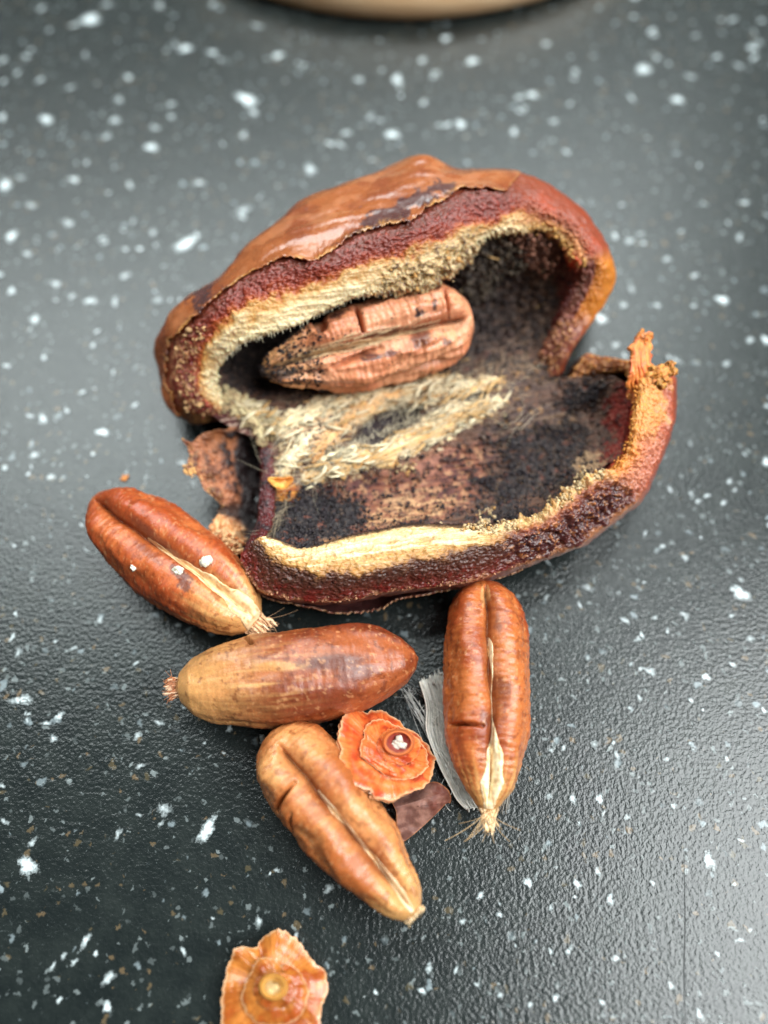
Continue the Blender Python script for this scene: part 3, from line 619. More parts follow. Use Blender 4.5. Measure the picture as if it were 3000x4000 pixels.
# ---- flesh shells
KU = kspan([(0, 1.9, 16), (1.9, 2.9, 60), (2.9, 5.2, 150), (5.2, 7, 50)])
def orient(V):
    N = gnormals(V, True); P = V[:, len(V[0]) // 2]; n = N[:, len(V[0]) // 2]
    return N, 1.0
def shell_far():
    nu = 900; V, uu, kk = loft(NU_, nu, KU); uu = uu[:, None] + 0 * kk
    N = gnormals(V, True); s = np.sign(((CAM - V) * N).sum(-1)[:, (KU > 3) & (KU < 5)].mean()); N = N * s
    n1 = fbm(V, 0.8, 4, 101); n2 = fbm(V, 3.0, 4, 103); st = fib(V, .35, 2.5, 105)
    right = sm(10.3, 12.2, uu) * sm(19.6, 18.6, uu); left = np.maximum(sm(1.6, 0.4, uu), sm(24.0, 25.0, uu))
    k = kk + 0.30 * n1 + 0.08 * n2 + 0.08 * st
    cut = ramp(k, [(1.9, lin(135, 70, 42)), (2.75, lin(120, 58, 42)), (2.95, lin(102, 46, 30)), (3.45, lin(114, 38, 24)), (3.78, lin(138, 50, 26)), (3.98, lin(170, 84, 38)), (4.14, lin(194, 138, 74)), (4.4, lin(208, 170, 118)), (4.75, lin(216, 192, 150)), (5.05, lin(206, 184, 140)), (5.25, lin(120, 100, 78)), (5.5, lin(40, 31, 29)), (7, lin(26, 20, 20))])
    cut = mix(cut, lin(170, 92, 84), sm(0.15, 0.5, n2) * sm(2.9, 3.1, k) * sm(3.7, 3.4, k) * 0.45)
    cut = mix(cut, lin(240, 222, 180), sm(0.1, 0.45, st) * sm(4.3, 4.5, k) * sm(5.2, 5.0, k) * 0.6)
    rt = ramp(k, [(1.9, lin(142, 62, 36)), (2.6, lin(138, 66, 44)), (3.2, lin(150, 72, 46)), (3.9, lin(168, 92, 58)), (4.4, lin(196, 130, 76)), (4.85, lin(206, 160, 96)), (5.05, lin(180, 110, 62)), (5.3, lin(128, 62, 48)), (6.0, lin(120, 52, 44)), (7, lin(72, 38, 34))])
    rt = mix(rt, lin(166, 68, 36), sm(-0.1, 0.5, fbm(V, .35, 4, 107)) * sm(2.4, 2.8, k) * sm(4.4, 3.8, k) * 0.6)
    rt = mix(rt, lin(214, 70, 34), np.exp(-((uu - 14.2) / .55) ** 2) * sm(4.3, 4.9, k) * sm(5.9, 5.2, k) * 0.9)
    amb = sm(14.3, 15.0, uu) * sm(17.6, 16.8, uu) * sm(4.2, 3.6, k); rt = mix(rt, lin(196, 118, 34), amb * 0.9)
    wl = sm(14.2, 14.8, uu) * sm(18.3, 17.4, uu); rt = mix(rt, mix(np.broadcast_to(lin(118, 54, 48), rt.shape), lin(92, 34, 32), sm(-.2, .3, n1)), wl * sm(3.7, 4.1, k) * .9); low = sm(16.9, 17.6, uu); rt = mix(rt, mix(np.broadcast_to(lin(128, 66, 50), rt.shape), lin(190, 136, 92), sm(.1, .5, n2)), low * sm(2.2, 2.8, k) * sm(5.6, 5.0, k))
    lf = mix(cut, mix(np.broadcast_to(lin(140, 62, 46), cut.shape), lin(208, 160, 112), sm(-.05, .35, n2)), sm(4.0, 3.6, k) * sm(2.5, 2.7, k) * 0.75)
    lf = mix(lf, lin(98, 20, 16), sm(0.15, .4, n1) * sm(4.3, 4.0, k) * 0.8)
    c = mix(mix(cut, rt, right), lf, left)
    bl = sm(24.0, 25.2, uu) * sm(26.9, 26.2, uu); c = mix(c, mix(np.broadcast_to(lin(122, 84, 44), c.shape), lin(88, 58, 34), sm(-.2, .3, n2)), bl * sm(3.1, 2.7, k))
    # crumbly cream mass above the stone, right of the middle
    px, py = proj(V)
    crm = area_mask(px, py, [(1630,960),(1780,905),(1860,900),(1850,1000),(1780,1120),(1600,1130),(1480,1150),(1540,1030)], 14, n1 * 40 + n2 * 30)
    c = mix(c, mix(np.broadcast_to(lin(204, 172, 124), c.shape), lin(102, 76, 56), sm(0.15, 0.4, n2)), crm * sm(4.1, 4.4, k) * (1 - right))  # darker patches paint the shade in the holes of the crumbs
    smo = 1 - .75 * sm(3.9, 4.3, kk) * sm(7.0, 6.0, uu); d = 0.16 * n2 * sm(2.7, 3.0, kk) * smo + 0.14 * n1 + 0.12 * fbm(V, 6, 3, 109) * sm(2.9, 3.1, kk) * smo + 0.10 * st * sm(4.0, 4.5, kk)
    d = d + sm(4.6, 5.0, kk) * sm(5.9, 5.3, kk) * (0.55 * np.abs(fbm(V, 1.6, 4, 111)) + 0.25 * n2) * (0.35 + .65 * sm(5.8, 7.0, uu)) + crm * sm(4.2, 4.6, kk) * 0.7 * fbm(V, 1.7, 4, 113)
    rg = np.where(kk < 2.9, 0.30, 0.38) + 0.1 * sm(4, 4.5, k); rg = rg * (1 - right * sm(4.5, 3.5, kk)) + 0.38 * right * sm(4.5, 3.5, kk)
    W = V + N * d[..., None]
    grid_obj('far_half', W, M_FLESH, DATE, wrap=True, flip=s < 0, col=c, rough=rg)
    return s
SGN_U = shell_far()
def shell_near():
    nu = 900; V, uu, kk = loft(NB_, nu, KU); uu = uu[:, None] + 0 * kk
    N = gnormals(V, True); s = np.sign(((CAM - V) * N).sum(-1)[:, (KU > 3) & (KU < 5)].mean()); N = N * s
    n1 = fbm(V, 0.8, 4, 121); n2 = fbm(V, 3.0, 4, 123); st = fib(V, .30, 3.0, 125)
    k = kk + 0.24 * n1 + 0.07 * n2 + 0.05 * st
    c = ramp(k, [(1.5, lin(112, 58, 46)), (2.7, lin(132, 74, 58)), (2.92, lin(178, 124, 92)), (3.06, lin(112, 44, 36)), (3.3, lin(92, 42, 30)), (3.75, lin(80, 46, 36)), (3.95, lin(104, 66, 44)), (4.08, lin(166, 116, 62)), (4.4, lin(204, 162, 102)), (4.7, lin(224, 198, 154)), (5.0, lin(216, 178, 118)), (5.25, lin(120, 92, 66)), (5.5, lin(44, 32, 30)), (7, lin(36, 26, 25))])
    c = mix(c, lin(242, 224, 184), sm(0.08, 0.4, st) * sm(4.1, 4.4, k) * sm(5.2, 5.0, k) * 0.65); c = mix(c, lin(176, 118, 52), sm(0.1, 0.4, -st) * sm(4.0, 4.2, k) * sm(5.0, 4.6, k) * 0.6)
    c = mix(c, lin(120, 22, 18), sm(0.05, 0.4, n1 + 0.3 * sm(3, 0, uu)) * sm(3.0, 3.1, k) * sm(3.7, 3.4, k) * 0.7)
    mid = sm(8.2, 9.4, uu) * sm(13.6, 12.6, uu)
    cm = ramp(k, [(1.9, lin(120, 62, 48)), (2.9, lin(168, 108, 72)), (3.05, lin(84, 34, 30)), (3.6, lin(70, 36, 36)), (4.1, lin(104, 50, 38)), (4.5, lin(150, 86, 56)), (4.85, lin(206, 168, 112)), (5.1, lin(196, 156, 100)), (5.4, lin(70, 44, 36)), (7, lin(36, 26, 25))])
    cm = mix(cm, lin(190, 120, 62), sm(.2, .5, n2) * sm(3.0, 3.4, k) * 0.55)
    c = mix(c, cm, mid)
    rgt = sm(12.6, 13.6, uu) * sm(18.9, 18.5, uu)
    cr = ramp(k, [(1.9, lin(150, 66, 46)), (2.9, lin(168, 84, 58)), (3.4, lin(186, 112, 84)), (3.9, lin(196, 116, 74)), (4.3, lin(204, 122, 54)), (4.9, lin(214, 140, 62)), (5.1, lin(170, 60, 30)), (5.5, lin(110, 24, 18)), (7, lin(70, 20, 18))])
    cr = mix(cr, lin(216, 148, 74), sm(14.6, 16.2, uu) * sm(3.0, 3.6, k + .4 * n1) * sm(5.05, 4.9, k) * 0.75); c = mix(c, cr, rgt)
    flp = sm(18.6, 19.0, uu) * sm(23.0, 22.4, uu); c = mix(c, mix(np.broadcast_to(lin(146, 84, 44), c.shape), lin(196, 134, 72), sm(0, .4, n2)), flp)
    lft = sm(27.4, 28.2, uu); cl = mix(np.broadcast_to(lin(84, 24, 26), c.shape), lin(50, 30, 34), sm(0, .4, n1)); c = mix(c, cl, lft * sm(5.4, 5.0, k))
    d = 0.15 * n2 * sm(2.8, 3.1, kk) + 0.12 * n1 + 0.12 * fbm(V, 6, 3, 129) * sm(2.9, 3.1, kk) * sm(4.2, 3.9, k) + 0.14 * st * sm(4.0, 4.4, kk) * (1 - rgt)
    d = d + (mid + .45 * rgt) * sm(2.9, 3.3, kk) * 0.42 * fbm(V, 1.1, 4, 131) + mid * sm(4.5, 4.9, k) * sm(5.6, 5.2, k) * 0.8 * np.abs(fbm(V, 1.4, 4, 133)) + sm(2.6, 2.9, kk) * sm(3.15, 3.0, kk) * 0.25 * np.abs(fbm(V, 2.2, 3, 135))
    rg = np.where(kk < 2.9, 0.34, 0.40); rg = rg - 0.14 * mid * sm(4.4, 3.8, kk) - 0.12 * rgt * sm(3.9, 3.2, kk)
    grid_obj('near_half', V + N * d[..., None], M_FLESH, DATE, wrap=True, flip=s < 0, col=c, rough=rg)
    return s
SGN_B = shell_near()

# ---- outer skin of the far half, torn along its lower edge
def skin_far():
    nu = 760; nk = 150; u0, u1 = -1.6, 11.0
    uu = np.linspace(u0, u1, nu); C = crom(NU_, uu % len(NU_), True)
    nz = fbm(np.stack([uu * 1.3, 0 * uu, 0 * uu], -1), 1.0, 5, 141) * 0.16 + fbm(np.stack([uu * 9, 0 * uu, 0 * uu + 5], -1), 1.0, 3, 143) * 0.05
    kend = np.interp(uu, [-1.6, -0.3, 0.8, 1.6, 2.4, 3.5, 5, 6.2, 7.2, 8.0, 9.0, 9.6, 10.2, 10.6, 11.0], [2.35, 2.55, 2.6, 2.9, 2.86, 3.0, 3.02, 2.9, 2.95, 2.98, 2.85, 2.9, 2.95, 2.9, 2.15]) + nz * (1 + .9 * sm(2.5, .5, uu))
    k0 = 0.15; kk = k0 + (kend - k0)[:, None] * (np.linspace(0, 1, nk)[None] ** 0.75)
    V, _, kk = loft(NU_, nu, kk, u0, u1, False)
    N = gnormals(V, False); N = N * SGN_U
    rel = (kk / kend[:, None]); n1 = fbm(V, .35, 4, 145); fol = fbm(np.stack([V @ AX * .07, V @ AY * .32, V[..., 2] * .32], -1), 1.0, 3, 147, .38)
    lump = np.exp(-((uu[:, None] - 7.9) / .55) ** 2) * np.exp(-((kk - 2.0) / .30) ** 2)
    d = 0.14 + 0.035 * fbm(V, 1.3, 3, 144) + 0.30 * fbm(V, .16, 2, 145) + 0.38 * fol * sm(.6, 1.2, kk) * sm(1.0, .9, rel) + 0.22 * sm(.95, 1.0, rel) * (0.3 + np.abs(fbm(V, .9, 3, 149))) + 0.5 * lump
    d = d * sm(11.3, 10.2, uu)[:, None] + 0.12
    V2 = V + N * np.maximum(d, 0.10)[..., None]
    N2 = gnormals(V2, False) * SGN_U
    px, py = proj(V2); wob = n1 * 60 + fbm(V, 1.5, 3, 151) * 35
    c = mix(np.broadcast_to(lin(158, 88, 46), V.shape), lin(136, 70, 38), sm(-0.3, 0.5, fbm(V, .3, 4, 146))); c = mix(c, lin(176, 108, 66), sm(.05, .5, n1) * .6)
    dk = np.maximum.reduce([area_mask(px, py, p, 14, wob) for p in ([(1300,960),(1380,880),(1480,830),(1590,800),(1640,820),(1560,880),(1440,925)], [(1530,800),(1640,765),(1760,755),(1740,790),(1600,815)], [(730,1180),(800,1120),(890,1110),(850,1160),(780,1210)], [(630,1460),(640,1370),(700,1390),(690,1480)])])
    c = mix(c, lin(72, 46, 48), dk * .9)
    gold = sm(.955, 1.0, rel + .02 * n1); c = mix(c, lin(196, 138, 76), gold * sm(-.25, .3, fbm(V, .7, 3, 152)) * .85)
    rg = 0.25 - 0.04 * dk + 0.12 * sm(.1, .5, n1)
    flip = SGN_U < 0
    Vs, Ns = (V2, N2)
    sheet_obj('outer_skin', Vs[:, ::-1] if flip else Vs, (Ns[:, ::-1] if flip else Ns), 0.12, M_SKIN, DATE, col=(c[:, ::-1] if flip else c), rough=(rg[:, ::-1] if flip else rg))
skin_far()

# ---- skin peeling away below the near half
def skin_near():
    pts_o = [(985,2285,3.2),(1020,2328,3.0),(1106,2356,2.8),(1215,2375,2.7),(1323,2398,2.6),(1417,2395,2.6),(1482,2384,2.7),(1540,2352,3.2),(1600,2335,3.4),(1700,2318,3.5),(1800,2296,3.6),(1900,2274,3.7),(2010,2238,3.8),(2060,2210,4.0)]
    nu, nv = 420, 26; t = np.linspace(0, len(pts_o) - 1, nu); E = crom(np.array(pts_o, float), t)
    jag = fbm(np.stack([t * 5, 0 * t, 0 * t], -1), 1, 4, 161) * 5
    E[:, 1] += jag
    top_ = unp(E[:, 0], E[:, 1], E[:, 2] + 0.1 * jag)
    v = np.linspace(0, 1, nv)
    inw = unp(E[:, 0] + 0.06 * (1600 - E[:, 0]), E[:, 1] - 95, 0.1 + 0 * E[:, 0])
    belly = unp(E[:, 0], E[:, 1] - 6, 0.9 + 0 * E[:, 0])
    V = ((1 - v) ** 2)[None, :, None] * top_[:, None] + (2 * v * (1 - v))[None, :, None] * belly[:, None] + (v ** 2)[None, :, None] * inw[:, None]
    N = gnormals(V, False); out = np.sign((N * np.array([0, -1.0, 0.4])).sum(-1).mean()); N = N * out
    V = V + N * (0.14 * fbm(V, .8, 3, 163))[..., None]
    c = mix(np.broadcast_to(lin(144, 80, 62), V.shape), lin(176, 108, 78), sm(0, .4, fbm(V, .9, 4, 165))); c = mix(c, lin(200, 150, 108), (np.exp(-v / .05)[None] + 0 * V[..., 0]) * sm(-.3, .3, fbm(V, 2, 3, 167)))
    cb = np.broadcast_to(lin(74, 40, 38), V.shape)
    if out < 0: V, N, c, cb = V[:, ::-1], N[:, ::-1], c[:, ::-1], cb[:, ::-1]
    sheet_obj('peeled_skin', V, N, 0.17, M_SKIN, DATE, col=c, colb=cb, rough=0.42)
skin_near()

# ---- papery flap torn out at the left, a shallow scoop with the shade of its hollow painted dark
def flap():
    rows = [  # along the flap from top to bottom: outer edge, middle, inner end at the flesh
     [(716,1708,6.0),(745,1735,5.6),(800,1690,5.2),(905,1676,4.6),(960,1672,3.8),(1010,1690,3.0)],
     [(738,1770,5.0),(775,1755,4.9),(830,1725,4.4),(905,1705,3.6),(965,1705,2.4),(1015,1720,1.6)],
     [(728,1838,5.0),(780,1812,4.7),(850,1785,4.0),(915,1770,2.8),(970,1780,1.3),(1018,1800,0.6)],
     [(768,1850,4.6),(815,1838,4.4),(870,1822,3.7),(925,1830,2.2),(975,1860,0.8),(1020,1880,0.4)],
     [(800,1915,3.9),(845,1895,3.8),(890,1880,3.2),(935,1895,1.7),(980,1930,0.5),(1020,1955,0.3)],
     [(846,1952,3.2),(880,1945,3.1),(915,1935,2.6),(948,1955,1.2),(985,1990,0.4),(1018,2010,0.3)],
     [(862,1995,2.4),(890,1995,2.2),(915,1995,1.7),(945,2010,.8),(980,2040,.4),(1012,2055,.4)],
     [(850,2010,3.0),(885,2030,2.5),(915,2050,1.6),(945,2062,1.0),(978,2078,1.0),(1010,2090,1.6)],
     [(815,2062,3.4),(850,2080,3.4),(895,2095,3.0),(935,2105,2.6),(972,2112,2.8),(1002,2112,3.6)],
     [(812,2118,3.2),(850,2140,3.4),(900,2150,3.6),(940,2158,3.8),(965,2155,4.4),(990,2140,5.0)]]
    a = np.array(rows, float); nu, nv = 220, 200
    A = crom(a, np.linspace(0, len(rows) - 1, nu)); A = crom(np.swapaxes(A, 0, 1), np.linspace(0, 5, nv)); A = np.swapaxes(A, 0, 1)
    P0 = unp(A[..., 0], A[..., 1], A[..., 2])
    v = np.linspace(0, 1, nv)[None] + 0 * A[..., 0]; u = np.linspace(0, 1, nu)[:, None] + 0 * v
    edge = np.exp(-v / .10); jag = fbm(np.stack([u * 14, 0 * u, 0 * u], -1), 1, 5, 171)
    P0 = unp(A[..., 0] + 26 * jag * edge, A[..., 1] + 10 * jag * edge, A[..., 2])
    N = gnormals(P0, False); s = np.sign(N[..., 2].mean()); N = N * s
    n1 = fbm(P0, .9, 4, 173); n2 = fbm(P0, 3, 3, 175)
    V = P0 + N * (0.42 * n1 + 0.12 * n2 + 0.25 * edge * np.abs(n2))[..., None]
    c = mix(np.broadcast_to(lin(160, 100, 70), V.shape), lin(104, 60, 44), sm(-.15, .35, n1)); c = mix(c, lin(60, 38, 34), sm(.15, .45, fbm(P0, 1.6, 4, 174)) * .7)
    c = mix(c, lin(126, 74, 36), sm(.35, .05, u) * sm(.15, .5, v) * .7)
    c = mix(c, lin(36, 24, 24), sm(.44, .60, v + .22 * n1 - .12 * sm(.35, .0, u))); c = mix(c, lin(200, 150, 98), edge * sm(-.2, .3, n2) * .9)  # inner half near black: shade of the hollow put into the colour
    low = sm(.70, .80, u); c = mix(c, mix(np.broadcast_to(lin(188, 122, 72), V.shape), lin(216, 168, 122), sm(-.1, .3, n2)), low * sm(.75, .5, v + .2 * n1))
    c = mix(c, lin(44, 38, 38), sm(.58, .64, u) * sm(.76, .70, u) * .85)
    if s < 0: V, N, c = V[:, ::-1], N[:, ::-1], c[:, ::-1]
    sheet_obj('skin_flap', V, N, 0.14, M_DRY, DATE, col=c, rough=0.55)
flap()

# ---- tubes, strands and grains
def tube_geo(path, rad, ns, off, flat=1.0):
    P = np.asarray(path, float); d = np.gradient(P, axis=0); d /= np.linalg.norm(d, axis=1, keepdims=True) + 1e-12
    a = np.cross(d, np.array([0.13, 0.27, 1.0])); a /= np.linalg.norm(a, axis=1, keepdims=True) + 1e-12; b = np.cross(d, a)
    th = np.linspace(0, 2 * math.pi, ns, endpoint=False); r = np.broadcast_to(np.asarray(rad, float), (len(P),))[:, None, None]
    V = P[:, None] + r * (np.cos(th)[None, :, None] * a[:, None] + flat * np.sin(th)[None, :, None] * b[:, None])
    i = np.arange(len(P) - 1)[:, None]; j = np.arange(ns)[None]; jn = (j + 1) % ns
    q = np.stack([i * ns + j, i * ns + jn, (i + 1) * ns + jn, (i + 1) * ns + j], -1).reshape(-1, 4)
    return V.reshape(-1, 3), q + off

class Bag:
    def __init__(s): s.V, s.Q, s.T, s.C, s.n = [], [], [], [], 0
    def tube(s, path, rad, col, ns=4, flat=1.0):
        V, q = tube_geo(path, rad, ns, s.n, flat); s.V.append(V); s.Q.append(q); s.C.append(np.broadcast_to(col, V.shape)); s.n += len(V)
    def blob(s, c, r, col, wob=.3, squash=1.0):
        V = OCT * (1 + (wob + .15) * rng.uniform(-1, 1, (len(OCT), 1))) * r * rng.uniform(.55, 1.45, 3); R, _ = np.linalg.qr(rng.normal(size=(3, 3))); V = (V @ R) * np.array([1, 1, squash]); R = np.eye(3)
        V = V @ R.T + np.asarray(c); s.V.append(V); s.T.append(OCTF + s.n); s.C.append(np.broadcast_to(col, V.shape)); s.n += len(V)
    def build(s, name, mat, parent=None, kind=None, **k):
        o = mesh_obj(name, np.concatenate(s.V), np.concatenate(s.Q) if s.Q else None, mat, parent, tris=np.concatenate(s.T) if s.T else None, col=np.concatenate(s.C), rough=0.55, **k)
        if kind: o['kind'] = kind
        return o
def _ico():
    t = (1 + 5 ** .5) / 2
    v = np.array([(-1,t,0),(1,t,0),(-1,-t,0),(1,-t,0),(0,-1,t),(0,1,t),(0,-1,-t),(0,1,-t),(t,0,-1),(t,0,1),(-t,0,-1),(-t,0,1)], float); v /= np.linalg.norm(v[0])
    f = [(0,11,5),(0,5,1),(0,1,7),(0,7,10),(0,10,11),(1,5,9),(5,11,4),(11,10,2),(10,7,6),(7,1,8),(3,9,4),(3,4,2),(3,2,6),(3,6,8),(3,8,9),(4,9,5),(2,4,11),(6,2,10),(8,6,7),(9,8,1)]
    return v, np.array(f)
OCT, OCTF = _ico()

def rand_in(poly, n):
    p = np.array(poly, float); lo, hi = p.min(0), p.max(0); out = []
    while len(out) < n:
        q = rng.uniform(lo, hi, (n * 3, 2)); q = q[sdist(q[:, 0], q[:, 1], poly) > 0]; out += list(q)
    return np.array(out[:n])
PXAX = np.array([1.0, -0.30]) / np.linalg.norm([1.0, -0.30])

def fibres():
    b = Bag()
    def strand(q, ang, L, lift, rad, col, curl=.25):
        m = 9; s = np.linspace(-.5, .5, m); a = ang + curl * s * rng.uniform(-1, 1) * 2; d = np.stack([np.cos(a), -np.sin(a)], -1)
        px = q[0] + s * L * d[:, 0]; py = q[1] + s * L * d[:, 1] + rng.normal(0, 2, m).cumsum() * .6
        up = lift * (0.35 + np.cos(s * math.pi) * rng.uniform(.5, 1.2)) + rng.normal(0, .03, m)
        b.tube(floor_pt(px, py, up), rad * np.sin(np.linspace(.25, math.pi - .1, m)), col)
    for poly, n in ((CREAM1, 300), (CREAM2, 200)):
        for q in rand_in(poly, n):
            if sdist(np.array([q[0]]), np.array([q[1]]), SLIT)[0] > -14 or sdist(np.array([q[0]]), np.array([q[1]]), TANSPOT)[0] > -5: continue
            t = rng.random(); col = lin(236, 212, 170) * (1 - t) + lin(196, 152, 92) * t if rng.random() < .8 else lin(244, 232, 206)
            strand(q, rng.normal(.42 if q[0] < 1500 else .33, .16), rng.uniform(50, 150), rng.uniform(.08, .35), rng.uniform(.012, .034), col)
    for q in np.concatenate([rand_in(CREAM1, 60), rand_in(CREAM2, 60), rand_in(PURPLE, 6)]): strand(q, rng.normal(.42, .35), rng.uniform(140, 340), rng.uniform(.4, .9), rng.uniform(.008, .015), lin(238, 222, 190) * rng.uniform(.7, 1.0), 1.1)
    for q in rand_in(GREYFUZZ, 120): strand(q, rng.uniform(-1.5, 1.5), rng.uniform(25, 80), rng.uniform(.2, .5), .018, lin(212, 200, 170) * rng.uniform(.7, 1), 1.2)
    for poly, n in ((CREAM1, 130), (CREAM2, 100), ([(900,1570),(1010,1640),(1080,1730),(1100,1640),(1010,1580)], 40), (UPDARK, 14)):
        for q in rand_in(poly, n):                                  # torn ribbons of papery tissue
            if sdist(np.array([q[0]]), np.array([q[1]]), SLIT)[0] > -6: continue
            m = 10; s_ = np.linspace(-.5, .5, m); an = rng.normal(.42, .28) + rng.normal(0, .5) * s_; L = rng.uniform(45, 150)
            b.tube(floor_pt(q[0] + s_ * L * np.cos(an), q[1] - s_ * L * np.sin(an), rng.uniform(.15, .75) * (.35 + np.cos(s_ * math.pi)) * rng.uniform(.4, 1.1)), rng.uniform(.06, .22) * np.sin(np.linspace(.2, math.pi - .2, m)) * (1 + .35 * rng.normal(size=m)).clip(.3), (lin(240, 220, 182) if rng.random() < .6 else lin(208, 164, 108)) * rng.uniform(.6, 1.05), 6, .14)
    for q in np.concatenate([rand_in(CREAM1, 200), rand_in(CREAM2, 160)]): strand(q, rng.normal(.5, .9), rng.uniform(30, 130), rng.uniform(.3, .9), rng.uniform(.007, .013), lin(244, 232, 204) * rng.uniform(.7, 1.0), 1.5)
    # a bright twisted strand at the left and pale threads across the dark slit
    for i in range(26):
        o = rng.normal(0, 12, 2); strand((1150 + o[0] + rng.uniform(-35, 35) * .0, 1770 + o[1]), rng.normal(.98, .12), rng.uniform(110, 190), .55, rng.uniform(.03, .06), lin(244, 226, 186), .3)
    for i in range(60):
        x = rng.uniform(1370, 1640); y = 1738 - (x - 1370) * .42 + rng.normal(0, 6); strand((x, y), rng.normal(1.2, .7), rng.uniform(25, 70), .5, .014, lin(236, 220, 186), .8)
    for i in range(36):
        x = rng.uniform(1400, 1650); y = 1660 - (x - 1400) * .32 + rng.normal(0, 8); strand((x, y), rng.normal(.9, .8), rng.uniform(25, 80), .45, .014, lin(236, 222, 190), .8)
    for q in rand_in([(880,1560),(1000,1640),(1060,1700),(1090,1640),(1000,1580)], 90): strand(q, rng.normal(-.75, .3), rng.uniform(50, 120), .4, rng.uniform(.02, .045), lin(200, 178, 132) * rng.uniform(.6, 1.1))
    for q in rand_in([(1010,2080),(1090,2000),(1130,1930),(1090,2060),(1010,2120)], 60): strand(q, rng.normal(.7, .4), rng.uniform(50, 130), .6, rng.uniform(.012, .03), lin(150, 132, 110) * rng.uniform(.5, 1.3))
    for q in rand_in(UPDARK, 110): strand(q, rng.normal(.3, .9), rng.uniform(20, 60), .25, .014, lin(120, 104, 88) * rng.uniform(.5, 1.3))
    for q in np.concatenate([rand_in(MOULD2, 110), rand_in(PURPLE, 110)]): strand(q, rng.normal(.3, .6), rng.uniform(18, 60), .25, .014, lin(150, 120, 92) * rng.uniform(.5, 1.3))
    b.build('fibres', M_FIBRE, DATE, 'stuff')
fibres()

def lip_points(N, u, k): 
    V, _, _ = loft(N, len(u), np.broadcast_to(np.asarray(k)[:, None], (len(u), 1)), 0, 1, False) if False else (None, 0, 0)
    C = crom(N, np.asarray(u) % len(N), True); k = np.asarray(k); i = np.clip(np.floor(k).astype(int), 0, C.shape[1] - 2); f = (k - i)[:, None]; r = np.arange(len(u))
    return C[r, i] * (1 - f) + C[r, i + 1] * f

